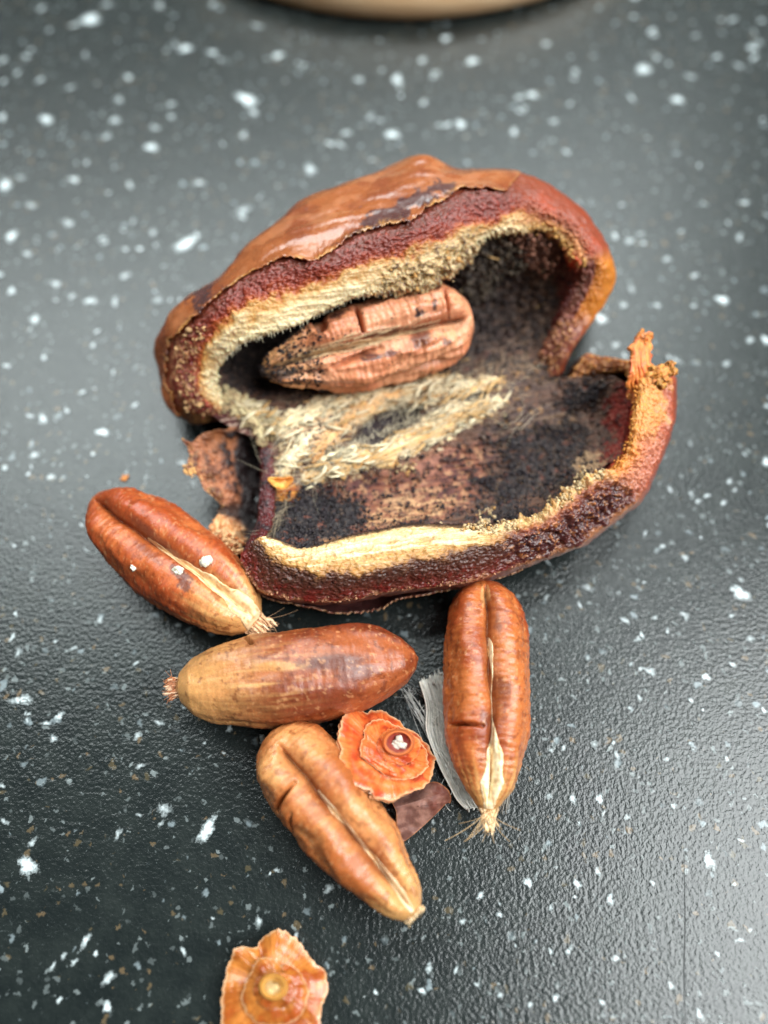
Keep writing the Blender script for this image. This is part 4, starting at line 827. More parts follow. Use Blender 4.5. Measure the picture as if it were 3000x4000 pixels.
def crumbs():
    b = Bag(); tan = lambda: lin(216, 184, 140) * rng.uniform(.6, 1.05) if rng.random() < .75 else lin(186, 138, 80)
    def clump(c, n, spread, r, col):
        p = np.array(c, float)
        for i in range(n):
            p = p + rng.normal(0, spread, 3) * np.array([1, 1, .6]); b.blob(p, r * rng.uniform(.5, 1.2), col() if callable(col) else col * rng.uniform(.75, 1.15), .35)
            if rng.random() < .35: p = np.array(c, float)
    # ragged cream lip over the stone and on to the right
    for u in np.concatenate([rng.uniform(6.0, 7.0, 70), rng.uniform(7.0, 11.8, 260)]): clump(lip_points(NU_, [u], [rng.normal(5.04, .11)])[0] + [0, 0, .05], 4, .16, rng.uniform(.07, .20), tan)
    for u in rng.uniform(1.0, 7.0, 170):
        p = lip_points(NU_, [u], [rng.normal(5.02, .05)])[0]; L = rng.uniform(.25, .6); d = np.array([rng.normal(.1, .25), -1, rng.normal(-.2, .3)]); q = np.linspace(0, 1, 5)[:, None]; b.tube(p + q * d * L, np.linspace(.03, .008, 5), lin(236, 220, 186) * rng.uniform(.75, 1.05), 4)
    for u in rng.uniform(6.6, 9.2, 150): clump(lip_points(NU_, [u], [rng.uniform(4.5, 5.0)])[0] + [0, 0, .1], 4, .18, rng.uniform(.08, .2), tan)
    for u in rng.uniform(7.2, 9.6, 120): clump(lip_points(NU_, [u], [rng.uniform(5.05, 5.7)])[0], 4, .2, rng.uniform(.08, .24), lambda: lin(196, 168, 120) * rng.uniform(.3, .95))
    for u in rng.uniform(10.5, 14.2, 160): clump(lip_points(NU_, [u], [rng.uniform(5.1, 6.0)])[0], 4, .2, rng.uniform(.1, .24), lambda: lin(128, 82, 66) * rng.uniform(.5, 1.15))
    for u in rng.uniform(11.5, 14.6, 70): clump(lip_points(NU_, [u], [rng.normal(4.9, .15)])[0] + [0, 0, .05], 3, .2, rng.uniform(.1, .22), lambda: lin(206, 150, 84) * rng.uniform(.7, 1.1))
    for u in rng.uniform(17.2, 19, 36): clump(lip_points(NU_, [u], [rng.uniform(3, 5)])[0], 3, .2, rng.uniform(.08, .2), lambda: lin(176, 118, 76) * rng.uniform(.6, 1.1))
    for u in np.concatenate([rng.uniform(-3, 1.3, 90)]): clump(lip_points(NU_, [u], [rng.uniform(2.9, 3.9)])[0] + [0, 0, .1], 3, .2, rng.uniform(.08, .2), lambda: (lin(206, 160, 112) if rng.random() < .6 else lin(140, 60, 44)) * rng.uniform(.6, 1.1))
    # near half: tan crumbs along the right part of the lip, fine grit along the skin edge
    for u in rng.uniform(7.4, 13.2, 170): clump(lip_points(NB_, [u], [rng.normal(4.98, .13)])[0] + [0, 0, .12], 5, .17, rng.uniform(.07, .19), tan)
    for q in rand_in([(1985,925),(2100,905),(2215,915),(2235,1000),(2190,1075),(2100,1060),(2030,1010)], 70): clump(floor_pt(q[0], q[1], .4), 4, .2, rng.uniform(.08, .22), lambda: lin(138, 92, 74) * rng.uniform(.6, 1.2))
    for q in rand_in([(1800,930),(1990,930),(2060,1030),(1960,1090),(1890,1180),(1820,1160)], 90): clump(floor_pt(q[0], q[1], .4), 4, .2, rng.uniform(.08, .22), lambda: lin(110, 96, 82) * rng.uniform(.3, 1.1))
    for c in ((1900,2000),(1880,2040),(1990,2080),(2140,1990),(2300,1860),(1700,2075),(1580,1830)):
        for i in range(9): clump(floor_pt(c[0] + rng.normal(0, 20), c[1] + rng.normal(0, 16), .35), 5, .16, rng.uniform(.07, .17), tan)
    for u in rng.uniform(0.5, 10.5, 260): clump(lip_points(NB_, [u], [rng.normal(2.97, .07)])[0], 1, .1, rng.uniform(.05, .14), lambda: lin(186, 132, 100) * rng.uniform(.6, 1.15))
    for u in rng.uniform(13.5, 18.6, 60): clump(lip_points(NB_, [u], [rng.normal(4.98, .08)])[0] + [0, 0, .05], 4, .15, rng.uniform(.06, .15), lambda: lin(210, 134, 58) * rng.uniform(.6, 1.05))
    for i in range(120):
        x = rng.uniform(815, 960); y = 2120 + (x - 815) * .22 + rng.normal(0, 22); clump(unp(x, y, rng.uniform(3, 4.5)), 2, .2, rng.uniform(.10, .24), lambda: (lin(218, 172, 124) if rng.random() < .7 else lin(180, 110, 66)) * rng.uniform(.75, 1.1))
    for i in range(40): clump(unp(738 + rng.normal(0, 12), 1838 + rng.normal(0, 12), 5.1), 2, .12, .12, lambda: lin(214, 160, 100))
    b.build('crumbs', M_CRUMB, DATE, 'stuff')
    # dark grains of mould
    b = Bag()
    for poly, n, dk in ((MOULD1, 1100, 1), (MOULD1B, 160, 1), (MOULD2, 1200, 1), (MOULD3, 220, 1), (MOULDF, 160, 1), (REDFLOOR, 260, 1), (UPDARK, 900, 1.3)):
        q = rand_in(poly, n); q = q + rng.normal(0, 1, q.shape) * np.where(rng.random((n, 1)) < .3, 40, 9); P = floor_pt(q[:, 0], q[:, 1], .18)
        for p in P: b.blob(p + rng.normal(0, .08, 3), rng.uniform(.05, .17), (lin(40, 33, 37) if rng.random() < .93 else lin(84, 68, 60)) * dk * rng.uniform(.6, 1.3), .4)
    for u, k in zip(rng.uniform(7.6, 14.0, 500), rng.uniform(5.2, 6.4, 500)): b.blob(lip_points(NU_, [u], [k])[0], rng.uniform(.06, .2), lin(92, 78, 68) * rng.uniform(.4, 1.3), .4)
    q = np.concatenate([rand_in(TANSPOT, 60), rand_in(CREAM1, 260), rand_in(CREAM2, 200), rand_in(REDFLOOR, 130), rand_in([(1130,1560),(1500,1490),(1850,1440),(1850,1480),(1500,1520),(1180,1600)], 220)])
    for p in floor_pt(q[:, 0], q[:, 1], .35): 
        a = rng.uniform(0, 3.1); d = np.array([math.cos(a), math.sin(a), 0]) * rng.uniform(.06, .17); b.tube(np.array([p - d, p, p + d]), [.03, .055, .03], lin(34, 24, 24) * rng.uniform(.7, 1.3), 5)
    b.build('mould_grains', M_MOULD, DATE, 'stuff')
crumbs()

def strip_sheet(name, path, hw, lift, mat, c1, c2, seed, th=.10, on_floor=True, jagk=1.1, rough=.6, ends=.4):
    """thin torn strip laid along a path of photo pixels (with heights when not on the cavity floor)"""
    p = np.array(path, float); nu, nv = 150, 40; t = np.linspace(0, len(p) - 1, nu); C = crom(p, t); d = np.gradient(C[:, :2], axis=0); d /= np.linalg.norm(d, axis=1, keepdims=True); s_ = np.stack([-d[:, 1], d[:, 0]], -1)
    u = np.linspace(0, 1, nu)[:, None]; v = np.linspace(-1, 1, nv)[None]; hwv = np.interp(np.linspace(0, 1, nu), np.linspace(0, 1, len(np.atleast_1d(hw))), np.atleast_1d(hw))[:, None]
    j1 = fbm(np.stack([u * (9 if on_floor else 4) + 0 * v, np.sign(v) * 3 + 0 * u, 0 * u * v + seed], -1), 1, 4, 301 + seed); j2 = fbm(np.stack([v * 5 + 0 * u, 0 * u * v, 0 * u * v + seed], -1), 1, 4, 303 + seed)
    off = v * hwv * (1 + jagk * j1 * np.abs(v)); al = ends * j2 * hwv * (sm(.25, 0, u) + sm(.75, 1, u)) * 3
    X = C[:, None, 0] + s_[:, None, 0] * off + d[:, None, 0] * al; Y = C[:, None, 1] + s_[:, None, 1] * off + d[:, None, 1] * al
    st = fbm(np.stack([u * 4 + 0 * v, v * 5 + 0 * u, 0 * u * v + seed], -1), 1, 4, 305 + seed)
    up = lift * (1 - .75 * v ** 2) * (.4 + .6 * np.sin(np.pi * np.clip(u, .05, .95))) + (.22 * st + .12 * j1 * np.abs(v)) * (1 if on_floor else .55)
    P = floor_pt(X, Y, up) if on_floor else unp(X, Y, C[:, None, 2] + up)
    N = gnormals(P, False); sg = np.sign(((CAM - P) * N).sum(-1).mean()); N = N * sg
    c = mix(np.broadcast_to(lin(*c1), P.shape), lin(*c2), sm(-.2, .4, st)); c = mix(c, lin(70, 44, 36), sm(.30, .42, fbm(P, 2.2, 4, 307 + seed)) * .8 * (on_floor)); c = mix(c, lin(*c1) * 1.12, sm(.1, .5, -st) * .6)
    if sg < 0: P, N, c = P[::-1], N[::-1], c[::-1]
    return sheet_obj(name, P, N, th, mat, DATE, col=c, rough=rough)
strip_sheet('membrane', [(872,1552),(945,1588),(1000,1650),(1032,1738)], [46,40,34,14], .7, M_FIBRE, (214, 196, 152), (170, 140, 104), 1)
strip_sheet('membrane', [(1050,1690),(1180,1625),(1330,1552),(1510,1498)], [30,42,34,16], .5, M_FIBRE, (236, 218, 180), (206, 176, 130), 2)
strip_sheet('membrane', [(1185,1885),(1330,1822),(1500,1775),(1690,1685),(1870,1590)], [18,40,38,36,16], .55, M_FIBRE, (234, 200, 146), (206, 152, 90), 3)
strip_sheet('membrane', [(1105,1858),(1140,1790),(1180,1730),(1222,1690)], [16,26,24,10], .9, M_FIBRE, (248, 234, 206), (222, 196, 152), 4)
strip_sheet('membrane', [(1215,1800),(1290,1705),(1380,1618),(1540,1535),(1700,1492)], [20,36,28,24,12], .5, M_FIBRE, (222, 178, 128), (214, 150, 84), 5)
strip_sheet('torn_shred', [(2522,1540,8.6),(2514,1470,9.8),(2502,1412,10.4),(2506,1355,10.6),(2521,1306,10.7)], [74,62,40,42,14], .35, M_FLESH, (232, 140, 62), (206, 96, 48), 6, th=.4, on_floor=False, jagk=.75, rough=.42, ends=.5)
strip_sheet('torn_shred', [(2555,1480,10.2),(2590,1455,10.6),(2626,1436,10.7)], [34,30,18], .3, M_FLESH, (216, 144, 64), (198, 114, 48), 7, th=.35, on_floor=False, jagk=.9, rough=.42, ends=.4)

def flake():
    """amber flake of dried pulp at the left end of the cavity"""
    ctr = (1095, 1884); O = crom(np.array([(1048,1870),(1070,1866),(1100,1868),(1143,1866),(1132,1890),(1112,1906),(1088,1908),(1066,1893)], float), np.linspace(0, 8, 120, endpoint=False), True); rr = np.linspace(.02, 1, 30)
    X = ctr[0] + rr[None] * (O[:, None, 0] - ctr[0]); Y = ctr[1] + rr[None] * (O[:, None, 1] - ctr[1]); V = floor_pt(X, Y, 1.0 + .5 * rr[None] ** 2 + 0 * X); V[..., 2] += .2 * fbm(V, 1.2, 3, 191)
    N = gnormals(V, True); sg = np.sign(N[..., 2].mean()); N = N * sg; c = mix(np.broadcast_to(lin(228, 168, 84), V.shape), lin(206, 132, 56), sm(-.3, .3, fbm(V, 1.5, 3, 193)))
    if sg < 0: V, N, c = V[::-1], N[::-1], c[::-1]
    sheet_obj('amber_flake', V, N, .12, M_FLESH, DATE, wrap=True, col=c, rough=.45)
flake()
# ------------------------------------------------------------------ date stones
GROUP = 'date stones lying loose beside the torn date'
def stone(label, p0, p1, hw, zc, groove=None, bend=0.0, spots=(), light=(0, 0), base=((186, 104, 54), (140, 66, 28)), streak=0.0, tail=None, cracks=(), wr=1.0, seed=0, strip=None, chips_=(), group=GROUP, tilt=0.0, prof=None, gw=0.22, gd=0.24, lip=0.09, tailcol=(240, 208, 162), lump=1.0, debris=None):
    """p0 -> p1 photo pixels of the two ends; hw half width in photo pixels; groove: [(t, lateral -1..1)]"""
    A = unp(p0[0], p0[1], zc - tilt); Bp = unp(p1[0], p1[1], zc + tilt); mid = (A + Bp) / 2; L = np.linalg.norm(Bp - A); W = hw * depth(mid) / FPX
    a = (Bp - A) / L; n = CAM - mid; n = n - a * (n @ a); n /= np.linalg.norm(n); s = np.cross(n, a)     # s points to the right hand when looking from p0 to p1 ... from above
    if s @ np.array([1.0, 0, 0]) * 0 + 0: pass
    nt_, np_ = 300, 220; t = np.linspace(0, 1, nt_); t = 0.5 - 0.5 * np.cos(np.pi * t) * (0.35 + 0.65 * 1); ph = np.linspace(-math.pi, math.pi, np_, endpoint=False)
    pr = prof or ([0, .03, .08, .16, .3, .5, .7, .85, .94, .985, 1], [0.06, .30, .52, .76, .95, 1.0, .93, .74, .50, .27, .06])
    r = crom(np.array(pr[1], float)[:, None], np.interp(t, pr[0], np.arange(len(pr[0]))))[:, 0]
    T, PH = np.meshgrid(t, ph, indexing='ij'); R = r[:, None] + 0 * PH
    lat = np.sin(PH)
    g_at = (lambda tt: np.interp(tt, [g[0] for g in groove], [g[1] for g in groove])) if groove else None
    dr = np.zeros_like(T); gm = np.zeros_like(T)
    if groove:
        g0 = np.arcsin(np.clip(g_at(t), -.95, .95))[:, None]; dph = PH - g0
        dph = dph + 0.13 * noise(np.stack([T * 6, 0 * T, 0 * T + seed], -1), 1, seed + 1)
        on = (sm(groove[0][0] - .03, groove[0][0] + .06, t) * sm(groove[-1][0] + .03, groove[-1][0] - .06, t))[:, None]
        wv = gw * (1 + .5 * noise(np.stack([T * 5, 0 * T, 0 * T + 9 + seed], -1), 1, seed + 2)); gm = np.exp(-(dph / wv) ** 2) * on
        sh = np.exp(-(dph / (wv * .28)) ** 2) * on
        dr = dr - gd * 0.55 * gm - gd * .8 * sh + lip * on * np.exp(-((np.abs(dph) - 2.6 * wv) / (1.5 * wv)) ** 2)
    for (t0, f0, t1, f1, dp, wd) in cracks:
        e = np.array([(t1 - t0) * L, (f1 - f0) * W]); X = (T - t0) * L; Y = (PH - f0) * W
        q = np.clip((X * e[0] + Y * e[1]) / (e @ e), 0, 1); dist = np.hypot(X - q * e[0], Y - q * e[1]); dr = dr - dp * np.exp(-(dist / wd) ** 2) * (0.3 + .7 * np.sin(np.pi * np.clip(q, .05, .95)))
    S3 = np.stack([T * 44, np.cos(PH) * 2.2 + seed, np.sin(PH) * 2.2], -1); wrk = fbm(S3, 1, 4, 201 + seed)
    S2 = np.stack([T * 3.2, np.cos(PH) * 1.1 + seed * 3, np.sin(PH) * 1.1], -1); big = fbm(S2, 1, 3, 211 + seed)
    dr = dr + (0.022 * wrk * wr + 0.095 * lump * big + (lump > 1.2) * .14 * fbm(np.stack([T * 2.2, np.cos(PH) * 3.2, np.sin(PH) * 3.2 + seed], -1), 1, 4, 229)) * sm(0, .12, T) * sm(1, .88, T)
    Rn = R * (1 + dr / np.maximum(R, .35) * sm(0, .2, R))
    lean = bend * np.sin(np.pi * T)
    cosp = np.cos(PH); zz = np.where(cosp > 0, .95, .90) * cosp
    V = A + (T * L)[..., None] * a + (W * Rn * np.sin(PH) + lean * W)[..., None] * s + (W * Rn * zz)[..., None] * n
    V = V + np.array([0, 0, 1.0]) * max(0.0, 0.05 - V[..., 2].min())
    c1, c2 = lin(*base[0]), lin(*base[1])
    fine = fbm(np.stack([T * 40, PH * 1.5 + seed, 0 * T], -1), 1, 4, 221 + seed); lon = fbm(np.stack([T * 3, np.cos(PH) * 7, np.sin(PH) * 7 + seed], -1), 1, 4, 223 + seed)
    c = mix(np.broadcast_to(c1, V.shape), c2, sm(-.35, .45, big * .9 + .25 * fine)); c = mix(c, c2 * .75, sm(.25, .6, fine) * .25)
    if light[0]: c = mix(c, lin(222, 168, 104), sm(1 - light[0], 1, T + .16 * lon) * .8)
    if light[1]: c = mix(c, lin(216, 160, 98), sm(light[1], 0, T + .16 * lon) * .8)
    if streak: c = mix(c, lin(224, 172, 108), sm(.0, .45, lon) * streak * np.exp(-((lat - .05) / .6) ** 2) * np.exp(-((T - .35) / .2) ** 2))
    px, py = proj(V); wob = big * 26 + lon * 30 + fine * 10; front = (((CAM - V) * (np.cos(PH)[..., None] * n + np.sin(PH)[..., None] * s)).sum(-1) > 0)
    for (cx, cy, rx, ry, ang, k, col) in spots:
        aa = math.radians(ang); X = (px - cx) * math.cos(aa) + (py - cy) * math.sin(aa); Y = -(px - cx) * math.sin(aa) + (py - cy) * math.cos(aa)
        rr = np.hypot(X / rx, Y / ry) - wob / max(rx, ry) * 1.1; c = mix(c, lin(*col), sm(1.25, .55, rr) * k * front)
    c = mix(c, c2 * .6, sm(.36, .5, fbm(V - mid, 1.5, 4, 225 + seed)) * .55); c = mix(c, lin(220, 160, 110), sm(.42, .55, fbm(V - mid, 2.4, 4, 227 + seed)) * .35)
    rough = np.full(T.shape, .31) + .14 * sm(0, .5, fine)
    if groove:
        c = mix(c, lin(96, 44, 20), np.clip(gm * 1.1, 0, 1) * .35)
    base_p = np.array([mid[0], mid[1], 0.0]); root = empty('date_stone', base_p, label, 'date stone', group)
    N0 = gnormals(np.swapaxes(V, 0, 1), True); outw = ((np.swapaxes(V, 0, 1) - mid) * N0).sum(-1).mean() < 0
    grid_obj('seed_coat', np.swapaxes(V, 0, 1), M_SEED, root, wrap=True, flip=outw, col=np.swapaxes(c, 0, 1), rough=np.swapaxes(rough, 0, 1))
    def surf(tt, la, up=0.0):
        tt = np.asarray(tt, float); la = np.clip(np.asarray(la, float), -.97, .97); p = np.arcsin(la)
        i = np.clip(np.searchsorted(t, tt), 1, nt_ - 1); f = np.clip((tt - t[i - 1]) / (t[i] - t[i - 1] + 1e-9), 0, 1)[..., None]; jf = (p + math.pi) / (2 * math.pi) * np_; j0 = np.floor(jf).astype(int); h = (jf - j0)[..., None]; j1 = (j0 + 1) % np_; j0 = j0 % np_
        q = (V[i - 1, j0] * (1 - f) + V[i, j0] * f) * (1 - h) + (V[i - 1, j1] * (1 - f) + V[i, j1] * f) * h; nn = np.cos(p)[..., None] * n + np.sin(p)[..., None] * s
        return q + nn * np.asarray(up)[..., None]
    if strip:                                                                # papery pale tissue along the groove: [(t, lateral, half width mm)]
        k = len(strip); uu = np.linspace(0, k - 1, 160); Q = crom(np.array(strip, float), uu); wd = np.maximum(Q[:, 2] * (1 + .5 * noise(np.stack([uu * 1.3, 0 * uu, 0 * uu + seed], -1), 1, 231) + .16 * noise(np.stack([uu * 6, 0 * uu, 0 * uu + seed], -1), 1, 232)), .01)
        off = .35 * noise(np.stack([uu * 1.2, 0 * uu + 4, 0 * uu + seed], -1), 1, 233) * wd
        rows = []
        for v in np.linspace(-1, 1, 11): rows.append(surf(np.clip(Q[:, 0], 0, .999), Q[:, 1] + (off + v * wd) / (W * np.interp(Q[:, 0], t, r) + .2), .04 + .07 * (1 - v * v)))
        G = np.stack(rows, 1); G = G + n * (.05 * fbm(G, 2.5, 3, 235))[..., None]; NN = np.broadcast_to(n, G.shape)
        cc = mix(np.broadcast_to(lin(*tailcol), G.shape), lin(206, 150, 98), sm(-.1, .5, fbm(np.stack([G @ a * .6, G @ s * 5, 0 * G[..., 0]], -1), 1, 4, 237)))
        sheet_obj('groove_tissue', G, NN, .10, M_FIBRE, root, col=cc)
    if tail:                                                                 # frayed papery end: a torn little sheet and a few shreds
        ln, w0, w1, fr, col = tail; e = Bp if fr > 0 else A; dirn = a * (1 if fr > 0 else -1); nu_, nv_ = 90, 60
        U_, V_ = np.meshgrid(np.linspace(-1, 1, nu_), np.linspace(0, 1, nv_), indexing='ij')
        jag = fbm(np.stack([U_ * 4, 0 * U_ + seed, 0 * U_], -1), 1, 5, 245, .7); wv = w0 + (w1 - w0) * V_
        G = e - dirn * 1.1 + dirn * (V_ * (1.1 + ln * (.75 + .9 * jag)))[..., None] + s * (U_ * wv * (1 + .25 * noise(np.stack([V_ * 4, 0 * U_, 0 * U_ + seed], -1), 1, 246)))[..., None]
        ridge = fbm(np.stack([U_ * 6, V_ * 1.2, 0 * U_ + seed], -1), 1, 4, 247)
        G = G + n * (.42 * w0 * (1 - U_ ** 2) * (1 - .5 * V_) + .28 * ridge * (.3 + V_) + .05)[..., None]; G[..., 2] = np.maximum(G[..., 2], .12)
        N = gnormals(G, False); sg = np.sign((N * n).sum(-1).mean()); N = N * sg
        cc = mix(np.broadcast_to(lin(*col), G.shape), lin(*col) * .55, sm(-.1, .5, -ridge)); cc = mix(cc, lin(250, 230, 196), sm(.1, .5, ridge) * .5)
        if sg < 0: G, N, cc = G[::-1], N[::-1], cc[::-1]
        tl = sheet_obj('frayed_tail', G, N, .12, M_FIBRE, root, col=cc)
        b = Bag()
        for i in range(16):
            la = rng.uniform(-1, 1); o = e + s * la * w1 * .8 + n * rng.uniform(-.1, .3) * w0; m = 8; q = np.linspace(0, 1, m)[:, None]
            P = o + q * (dirn + s * (la * .25 + rng.normal(0, .25)) + n * rng.normal(0, .2)) * ln * rng.uniform(.5, 1.15) + (q ** 2) * (s * rng.normal(0, .35) + n * rng.normal(0, .25)) * ln * .6
            P[:, 2] = np.maximum(P[:, 2], .12); b.tube(P, np.linspace(1, .4, m) * rng.uniform(.05, .13), lin(*col) * rng.uniform(.6, 1.05), 5)
        for i in range(26):
            la = rng.uniform(-1, 1); o = e + s * la * w1 * .8 + n * rng.uniform(-.1, .4) * w0; m = 9; q = np.linspace(0, 1, m)[:, None]
            P = o + q * (dirn + s * (la * .3 + rng.normal(0, .35)) + n * rng.normal(0, .25)) * ln * rng.uniform(.5, 1.7) + (q ** 2) * (s * rng.normal(0, .6) + n * rng.normal(-.1, .3)) * ln
            P[:, 2] = np.maximum(P[:, 2], .1); b.tube(P, np.linspace(1, .5, m) * rng.uniform(.014, .035), lin(*col) * rng.uniform(.7, 1.1), 4)
        b.build('shreds', M_FIBRE, tl)
    if debris:                                                               # black grains and shreds of mould smeared over the coat
        b = Bag()
        for (ta, tb, la, lb_, nn_, dens) in debris:
            for i in range(nn_):
                tt = ta + (tb - ta) * rng.random() ** 1.3; lq = rng.uniform(la, lb_); p = surf(np.array([tt]), np.array([lq]), np.array([.03]))[0]
                b.blob(p, rng.uniform(.05, .17) * dens, lin(44, 34, 33) * rng.uniform(.5, 1.5), .4, .7)
        for i in range(70):
            tt = rng.uniform(0.0, .3); lq = rng.uniform(-.8, .9); k = np.linspace(0, 1, 7); b.tube(surf(np.clip(tt + k * rng.uniform(-.1, .12), .01, .99), np.clip(lq + k * rng.normal(0, .3), -.95, .95), .08 + .2 * np.sin(k * 3.1) * rng.random()), .018, lin(120, 104, 92) * rng.uniform(.3, 1.2))
        for i in range(60):
            tt = rng.uniform(.08, .7); g_ = float(g_at(tt)) if groove else 0; k = np.linspace(0, 1, 7); b.tube(surf(np.clip(tt + k * rng.uniform(.05, .16), .01, .99), np.clip(g_ + rng.normal(0, .12) + k * rng.normal(0, .06), -.95, .95), .07 + .06 * np.sin(k * 3.1)), .03, lin(228, 194, 150) * rng.uniform(.6, 1.05))
        b.build('debris', M_MOULD, root)
    for (cx, cy, sz, lb) in chips_:                                         # white crumbs lying on the coat
        A2 = np.hypot(px - cx, py - cy) + (~front) * 1e6; ii = np.unravel_index(np.argmin(A2), A2.shape); p = V[ii]; b = Bag()
        for i in range(26):
            o = rng.normal(0, .42, 2) * sz * .022; b.blob(p + n * rng.uniform(-.05, .10) + a * o[0] * .75 + s * o[1] * .6, sz * .022 * rng.uniform(.30, .62), lin(244, 232, 210) * rng.uniform(.88, 1.05), .3)
        tag(b.build('white_crumb', M_CRUMB, None, base=p), lb, 'crumb', 'white crumbs on the left stone')
    return root
DK = (70, 38, 36)
# inside the far half, groove side up
stone('brown date stone still lodged inside the torn fruit, ridged and smeared with black', (1020,1450), (1838,1232), 158, 8.0, [(0, .30), (.25, .22), (.5, .16), (.8, .10), (.95, .0)], bend=-.10,
      base=((232, 160, 120), (204, 124, 86)), light=(0, .32), gw=.26, gd=.42, lip=.14, seed=1, group='date stones from the torn fruit', wr=1.8, lump=1.7, debris=[(0, .26, -.9, .95, 420, 1.0), (.2, .5, -.15, .75, 110, .7), (.5, .95, -.8, .9, 50, .5)],
      spots=[(1510,1300,110,16,-10,.9,(52,30,28)), (1640,1320,36,24,-15,.8,DK), (1450,1390,36,15,-8,.95,(56,36,44)), (1520,1375,30,13,-12,.8,(80,52,56)), (1634,1220,15,14,0,1,(44,34,38)), (1698,1185,6,26,0,.9,(50,36,34)), (1160,1402,60,18,-8,.9,(48,36,34)), (1090,1450,60,24,0,.9,(44,32,32)), (1600,1225,5,5,0,.9,DK), (1516,1186,5,5,0,.9,DK), (1752,1290,10,8,0,.8,DK), (1740,1325,7,6,0,.8,DK), (1320,1230,30,10,-30,.8,(50,36,36)), (1760,1280,70,26,-30,.6,(222,170,128)), (1290,1360,160,18,-6,.6,(222,184,140))],
      cracks=[(.47, .45, .47, 1.2, .9, .14), (.30, .80, .30, 1.4, 2.2, .30), (.86, .2, .88, 1.0, .35, .12), (.30, -.3, .52, -.12, .5, .3)],
      strip=[(.03, .30, .05), (.2, .28, .30), (.4, .20, .28), (.6, .15, .26), (.72, .1, .05)], tailcol=(222, 186, 142),
      prof=([0, .03, .08, .16, .3, .5, .7, .85, .94, .985, 1], [.10, .28, .42, .56, .82, .98, 1.0, .92, .74, .45, .10]))
# left: groove up, frayed tail to the lower right
stone('reddish brown date stone left of the fruit, groove up, three white crumbs on it', (366,1945), (1000,2440), 176, 3.9, [(.07, -.05), (.3, -.02), (.55, .06), (.8, .20), (.97, .25)], bend=.0,
      base=((196, 106, 56), (160, 70, 32)), light=(.30, 0), seed=2, spots=[(600,2100,110,22,42,.65,(98,52,40)), (580,2160,90,20,40,.55,(104,54,42)), (720,2280,34,30,50,.8,(84,44,38)), (690,2240,40,16,42,.7,(92,48,38))],
      strip=[(.42, .03, .10), (.55, .07, .22), (.68, .13, .38), (.8, .18, .55), (.92, .22, .95), (.995, .2, 1.0)], tailcol=(236, 206, 160), tail=(1.3, 1.0, 1.15, 1, (226, 176, 134)), chips_=[(522,2216,13,'smallest white crumb, on the outer side of the left stone'), (696,2228,20,'white crumb in the groove of the left stone'), (806,2190,23,'largest white crumb, on the fruit side of the left stone')], gd=.27)
# middle: lies across, smooth back up
stone('smooth brown date stone lying across below the fruit, back up, with a small crack', (690,2688), (1634,2572), 184, 4.1, None, bend=-.06, base=((160, 84, 46), (120, 52, 28)), light=(0, .5), streak=.65, seed=3, wr=.4,
      spots=[(1300,2590,150,38,-4,.75,(84,46,40)), (1400,2630,120,34,-6,.6,(96,54,48)), (1220,2590,80,20,-4,.5,(90,48,40)), (1090,2600,110,22,0,.45,(226,172,104))],
      cracks=[(.29, 1.38, .335, .88, .75, .10)], tail=(.8, .65, .85, -1, (198, 126, 86)), prof=([0, .02, .07, .15, .3, .5, .7, .85, .94, .985, 1], [.10, .34, .60, .80, .96, 1.0, .95, .74, .48, .22, .03]))
# right: groove up, pale point towards the camera
stone('brown date stone right of the grey fibres, cream split running down to its pale point', (1890,2272), (1908,3172), 170, 3.8, [(.06, .12), (.2, .08), (.4, .06), (.6, .12), (.8, .14), (.97, .05)], bend=.02,
      base=((190, 106, 54), (150, 66, 30)), light=(.26, 0), seed=4, wr=1.0, spots=[(1955,2680,34,62,0,.65,(100,50,36)), (1948,2440,20,50,0,.55,(106,54,36)), (1895,2805,18,22,0,.6,(112,62,44)), (1785,2745,14,18,0,.5,(222,164,104)), (1905,2325,22,34,0,.7,(224,168,110))],
      strip=[(.30, .10, .02), (.36, .12, .28), (.42, .14, .10), (.6, .15, .04), (.68, .16, .10), (.78, .17, .50), (.9, .12, .80), (.99, .05, .45)], tailcol=(252, 232, 190), tail=(1.3, 1.0, .30, 1, (238, 196, 146)), cracks=[(.66, -1.2, .68, -.1, .30, .12)], gd=.27, lip=.10,
      prof=([0, .02, .07, .15, .3, .5, .7, .83, .92, .975, 1], [.12, .42, .70, .86, .98, 1.0, .93, .72, .48, .26, .10]))
# bottom: groove up, tan
stone('tan date stone nearest the camera, groove up, the orange cap leaning on its shoulder', (1062,2858), (1618,3572), 178, 3.9, [(.10, -.12), (.3, -.05), (.5, .0), (.75, .08), (.96, .05)], bend=.0,
      base=((206, 134, 80), (168, 92, 46)), light=(.30, .0), seed=5, wr=1.0, spots=[(1060,3010,60,70,0,.45,(222,166,104)), (1120,2880,60,30,0,.4,(214,150,88))],
      strip=[(.36, .0, .08), (.46, .0, .22), (.56, .05, .14), (.66, .08, .13), (.78, .12, .20), (.9, .1, .32), (.985, .05, .25)], tailcol=(240, 214, 176), tail=(.25, .75, .8, 1, (232, 196, 150)), cracks=[(.30, -1.25, .27, -.3, .30, .16), (.42, -1.3, .36, -.7, .16, .14)], gd=.32, gw=.22, lip=.10,
      prof=([0, .015, .05, .12, .28, .5, .7, .86, .95, .985, 1], [.10, .34, .62, .86, 1.0, .97, .82, .60, .42, .27, .10]))

